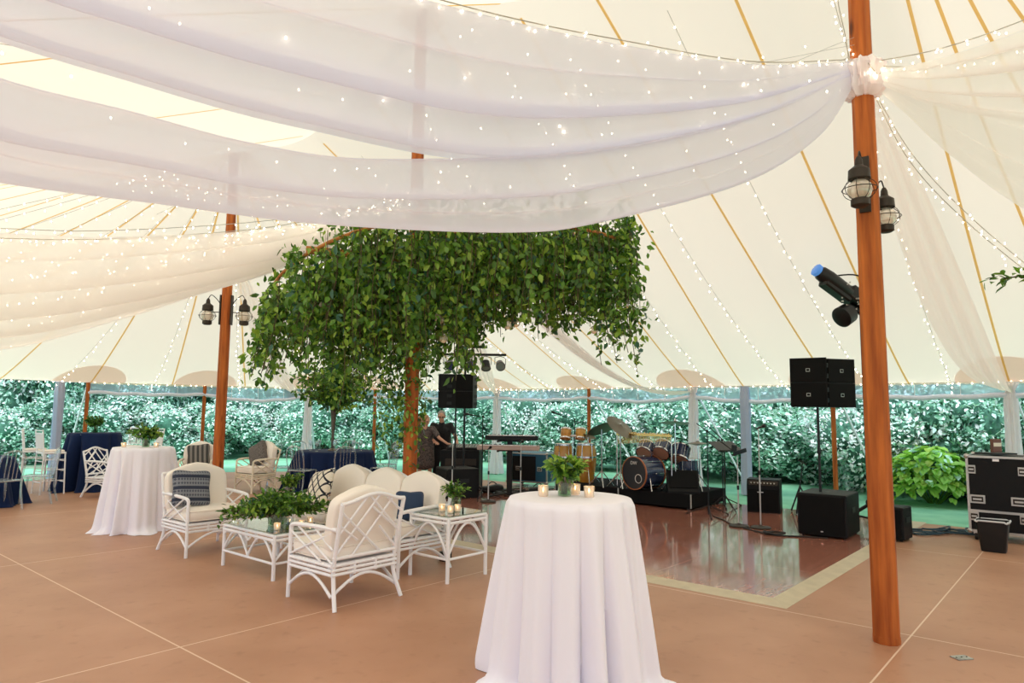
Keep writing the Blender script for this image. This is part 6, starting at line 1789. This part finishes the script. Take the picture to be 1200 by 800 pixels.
for s_ in (-1, 1):
    cap(g, hip + Vector((s_ * 0.055, 0, 0.0)), chest + Vector((s_ * 0.065, 0, 0.02)), 0.118, 0.108)
    cap(g, chest + Vector((s_ * 0.035, 0, 0.05)), Vector(J2['shL' if s_ < 0 else 'shR']), 0.095, 0.060)
    sh, el = Vector(J2['shL' if s_ < 0 else 'shR']), Vector(J2['elL' if s_ < 0 else 'elR']); cap(g, sh, sh.lerp(el, 0.7), 0.060, 0.056)
    cap(g, Vector((s_ * 0.065, 0, 0.86)), Vector((s_ * 0.085, 0.0, 0.50)), 0.125, 0.13)
cap(g, chest, neck - (neck - chest) * 0.15, 0.10, 0.058); cap(g, (0, 0, 0.86), (0, 0, 0.50), 0.13, 0.14)
fuse(g.build('dress', dress, wom, sharp=3), 0.011)
g = MB()
for q, s_ in (('L', -1), ('R', 1)):
    an = Vector(J2['leg' + q][2]); cap(g, (an.x, an.y + 0.02, 0.036), (an.x + s_ * 0.012, an.y - 0.15, 0.03), 0.036, 0.03)
g.build('shoes', BK, wom)
blond = mat('blond_hair', (0.42, 0.22, 0.10), 0.6, bump=0.6, scale=14, bscale=50, stretch=(6, 6, 1), var=0.4)
g = MB(); g.ball(hp_(0, 0.024, 0.036), (0.086, 0.098, 0.092), 24, 16, R=B)
pts = [hp_(0, 0.10, 0.045), hp_(0, 0.15, 0.01), hp_(-0.01, 0.165, -0.09), hp_(-0.02, 0.15, -0.20), hp_(-0.02, 0.135, -0.31)]
g.tube(spline(pts, 5), [0.03 + 0.018 * math.sin(PI * min(1, i / 20 * 1.15)) for i in range(21)], 12); g.build('hair', blond, wom)
# shoulder bag
g = MB(); g.sup((-0.27, 0.02, 0.98), (0.10, 0.22, 0.24), 0.5, 0.5, 20, 10); g.build('shoulder_bag', mat('brown_bag', (0.10, 0.035, 0.03), 0.6), wom)

# ------------------------------------------------------------------ planting behind the tent
rng = np.random.default_rng(77)
def crown_mesh(name, R, Hh, clumps, n, leaf, mats, w, seed, droop=0.0):
    rg = np.random.default_rng(seed); C = []; N = []; D = []
    cs = []
    for i in range(clumps):
        d = rg.normal(size=3); d /= np.linalg.norm(d); d[2] = d[2] if d[2] > -0.2 or i % 2 else -d[2]
        q = rg.uniform(0.45, 0.88); cs.append((np.array([d[0] * R * q, d[1] * R * q, Hh * 0.44 + d[2] * Hh * 0.50 * q]), rg.uniform(0.22, 0.40) * R))
    per = n // clumps
    for c, r in cs:
        d = rg.normal(size=(per, 3)); d /= np.linalg.norm(d, axis=1, keepdims=True)
        p = c + d * r * rg.uniform(0.75, 1.08, (per, 1)); p[:, 2] = np.maximum(p[:, 2], 0.05)
        C.append(p); N.append(d + rg.normal(size=(per, 3)) * 0.45 + np.array([0, 0, .35])); D.append(rg.normal(size=(per, 3)) + d * 0.4 + np.array([0, 0, -droop]))
    C, N, D = map(np.concatenate, (C, N, D)); L = leaf * rg.uniform(0.6, 1.3, len(C))
    return C, D, N, L, mats, w, cs
def shrub(name, loc, R, Hh, clumps, n, leaf, wd, mats, w, seed, label, cat, group, flower=None, core=True):
    t = thing(name, loc, 0, label, cat, group)
    C, D, N, L, mats, w, cs = crown_mesh('foliage', R, Hh, clumps, n, leaf, mats, w, seed)
    o = leaf_mesh('foliage', C, D, N, L, L * wd, mats, t, weights=w)
    g = MB()
    for i, (c, r) in enumerate(cs[:14]): g.tube([Vector((c[0] * .08, c[1] * .08, 0)), Vector((c[0] * .5, c[1] * .5, c[2] * .5)), Vector(c)], [0.03, 0.02, 0.008], 5)
    g.build('stems', M['stem'], t)
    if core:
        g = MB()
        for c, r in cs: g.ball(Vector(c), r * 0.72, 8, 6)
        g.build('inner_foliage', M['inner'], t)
    if flower:
        g = MB(); rg = np.random.default_rng(seed)
        for k in range(flower):
            c, r = cs[k % len(cs)]; d = rg.normal(size=3); d[1] = -abs(d[1]); d[0] -= 0.3; d /= np.linalg.norm(d); g.ball(Vector(c + d * r * 1.02), 0.085, 8, 6)
            if k < 60:
                g.build('flower_head', M['petal'], t); g = MB()
    return t
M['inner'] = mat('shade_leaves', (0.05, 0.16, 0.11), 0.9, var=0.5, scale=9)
HM = [M['h_dark'], M['h_mid'], M['h_pale'], M['h_sheen']]
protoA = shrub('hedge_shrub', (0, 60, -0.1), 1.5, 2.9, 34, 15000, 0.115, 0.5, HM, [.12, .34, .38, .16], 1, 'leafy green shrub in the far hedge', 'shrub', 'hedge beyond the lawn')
protoB = shrub('hedge_shrub', (0, 60, -0.1), 1.6, 2.7, 30, 15000, 0.11, 0.5, HM, [.10, .16, .30, .44], 2, 'shrub with painted white leaf sheen in the far hedge', 'shrub', 'sheen-painted shrubs beyond the lawn')  # mostly whitened leaves, their sheen put into the colour
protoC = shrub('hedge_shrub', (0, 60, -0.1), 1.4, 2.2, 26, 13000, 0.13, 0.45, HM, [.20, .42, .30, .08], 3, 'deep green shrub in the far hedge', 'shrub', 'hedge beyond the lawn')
TM = [M['t_dark'], M['t_mid'], M['h_dark']]
protoT = shrub('background_tree', (0, 60, -0.1), 2.6, 6.0, 40, 16000, 0.18, 0.5, TM, [.4, .4, .2], 4, 'tall dark tree behind the hedge', 'tree', 'trees behind the hedge')
def outline(v):   # along the outside of the tent, v measured as arc position
    pass
spots = []
for i in range(14):
    v = -4.5 + i * 1.62; spots.append((17.4 + 0.5 * math.sin(i * 2.3), v))
RC = 12.2
for i in range(15):
    a = math.radians(12 + i * 10.0); spots.append((UC + (RC + 0.4 * math.sin(i * 1.7)) * math.cos(a), 13.5 + (RC - 1.2) * math.sin(a)))
used = {}
rr = random.Random(9)
for i, (u, v) in enumerate(spots):
    p = P(u, v)
    ratio = p.x / max(p.y, 1)
    if i < 14 and v > 13.6: continue
    sheen_side = ratio < -0.28
    pr = protoB if (sheen_side and rr.random() < 0.9) or (not sheen_side and rr.random() < 0.3) else (protoA if rr.random() < 0.6 else protoC)
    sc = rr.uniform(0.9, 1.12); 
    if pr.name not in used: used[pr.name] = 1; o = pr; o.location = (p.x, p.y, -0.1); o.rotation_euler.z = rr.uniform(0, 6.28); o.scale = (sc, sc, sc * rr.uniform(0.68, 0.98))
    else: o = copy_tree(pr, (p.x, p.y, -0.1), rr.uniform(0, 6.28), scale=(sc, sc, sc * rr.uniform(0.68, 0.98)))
    o['label'] = pr['label']
for i in range(19):      # second row, higher
    if i < 8: u, v = 20.0 + 0.6 * math.sin(i * 2), -5 + i * 2.4
    else:
        a = math.radians(18 + (i - 8) * 13); u, v = UC + 14.8 * math.cos(a), 13.5 + 13.6 * math.sin(a)
    p = P(u, v); sc = rr.uniform(0.9, 1.15)
    pr = protoA if rr.random() < .6 else protoC
    o = copy_tree(pr, (p.x, p.y, -0.1), rr.uniform(0, 6.28), scale=(sc * 1.15, sc * 1.15, sc * 1.45)); o['label'] = 'tall shrub in the back row of the hedge'; o['group'] = 'back row of the hedge'
first = True
for i in range(17):
    if i < 6: u, v = 23.5 + 0.8 * math.sin(i * 3), -7 + i * 3.6
    else:
        a = math.radians(12 + (i - 6) * 15); u, v = UC + 18.8 * math.cos(a), 13.5 + 17.6 * math.sin(a)
    p = P(u, v); sc = rr.uniform(0.95, 1.2)
    if first: o = protoT; first = False; o.location = (p.x, p.y, -0.1); o.scale = (sc, sc, sc)
    else: o = copy_tree(protoT, (p.x, p.y, -0.1), rr.uniform(0, 6.28), scale=(sc, sc, sc))
# hosta and hydrangea right of the near pole
g_ = P(15.9, 2.9)
t = thing('hosta_plant', (8.3, 13.6, -0.1), 0, 'bright lime green broad-leaved hosta clump at the hedge foot right of the near pole', 'plant')
rg = np.random.default_rng(8); n = 900
th = rg.uniform(0, 2 * PI, n); rad = np.sqrt(rg.uniform(0, 1, n)) * 1.05
C = np.stack([rad * np.cos(th), rad * np.sin(th) * 0.8, 0.95 * (1 - (rad / 1.15) ** 2) + rg.uniform(-.12, .1, n) + 0.1], 1)
D = np.stack([np.cos(th), np.sin(th), -0.45 + rg.normal(size=n) * .3], 1) + rg.normal(size=(n, 3)) * .25
N = np.stack([np.cos(th) * .5, np.sin(th) * .5, np.ones(n)], 1) + rg.normal(size=(n, 3)) * .2
L = rg.uniform(.16, .28, n); leaf_mesh('foliage', C, D, N, L, L * .62, [M['h_lime'], M['green_c'], M['h_pale']], t, weights=[.7, .18, .12])
g = MB()
for i in range(20): g.tube([Vector((0.1 * math.cos(i), 0.1 * math.sin(i), 0)), Vector((0.6 * math.cos(i), 0.5 * math.sin(i), 0.55))], 0.012, 5)
g.build('stems', M['green_b'], t)
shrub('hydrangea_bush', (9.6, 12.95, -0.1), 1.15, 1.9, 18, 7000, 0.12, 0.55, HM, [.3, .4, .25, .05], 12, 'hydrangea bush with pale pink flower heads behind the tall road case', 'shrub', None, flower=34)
# say where along the hedge each shrub and tree stands
marks = [(-9, 'left of the tall navy table'), (-0.60, 'behind the tall navy table'), (-0.54, 'behind the far left cocktail table'), (-0.46, 'behind the lanterned pole'), (-0.36, 'right of the lanterned pole'), (-0.28, 'behind the navy round table'),
         (-0.17, 'behind the greenery pole'), (-0.08, 'behind the keyboards'), (0.05, 'behind the congas'), (0.15, 'behind the drum kit'), (0.27, 'behind the microphone stands'), (0.40, 'behind the column speaker'), (0.52, 'right of the near pole'), (0.66, 'behind the tall road case'), (0.78, 'beyond the right edge')]
rows = {}; drop = []
for o in list(COL.objects):
    if o.parent is None and o.name.split('.')[0] in ('hedge_shrub', 'background_tree'):
        r = o.location.x / max(o.location.y, 0.5)
        if abs(r) > 1.0 or o.location.y < 2:
            drop.append(o); continue
        mk = [m for q, m in marks if r >= q][-1]
        rows.setdefault((o['label'], mk), []).append((r, o))
for (lb, mk), L in rows.items():
    L.sort(key=lambda q: q[0])
    for k, (r, o) in enumerate(L):
        o['label'] = lb.replace('in the far hedge', '').replace('in the back row of the hedge', 'in the back row').replace('behind the hedge', 'over the hedge').strip() + ' ' + mk + ('' if len(L) == 1 else ', ' + ORD[k] + ' from the left')
for o in drop:
    for ch in kids(o): bpy.data.objects.remove(ch)
    bpy.data.objects.remove(o)
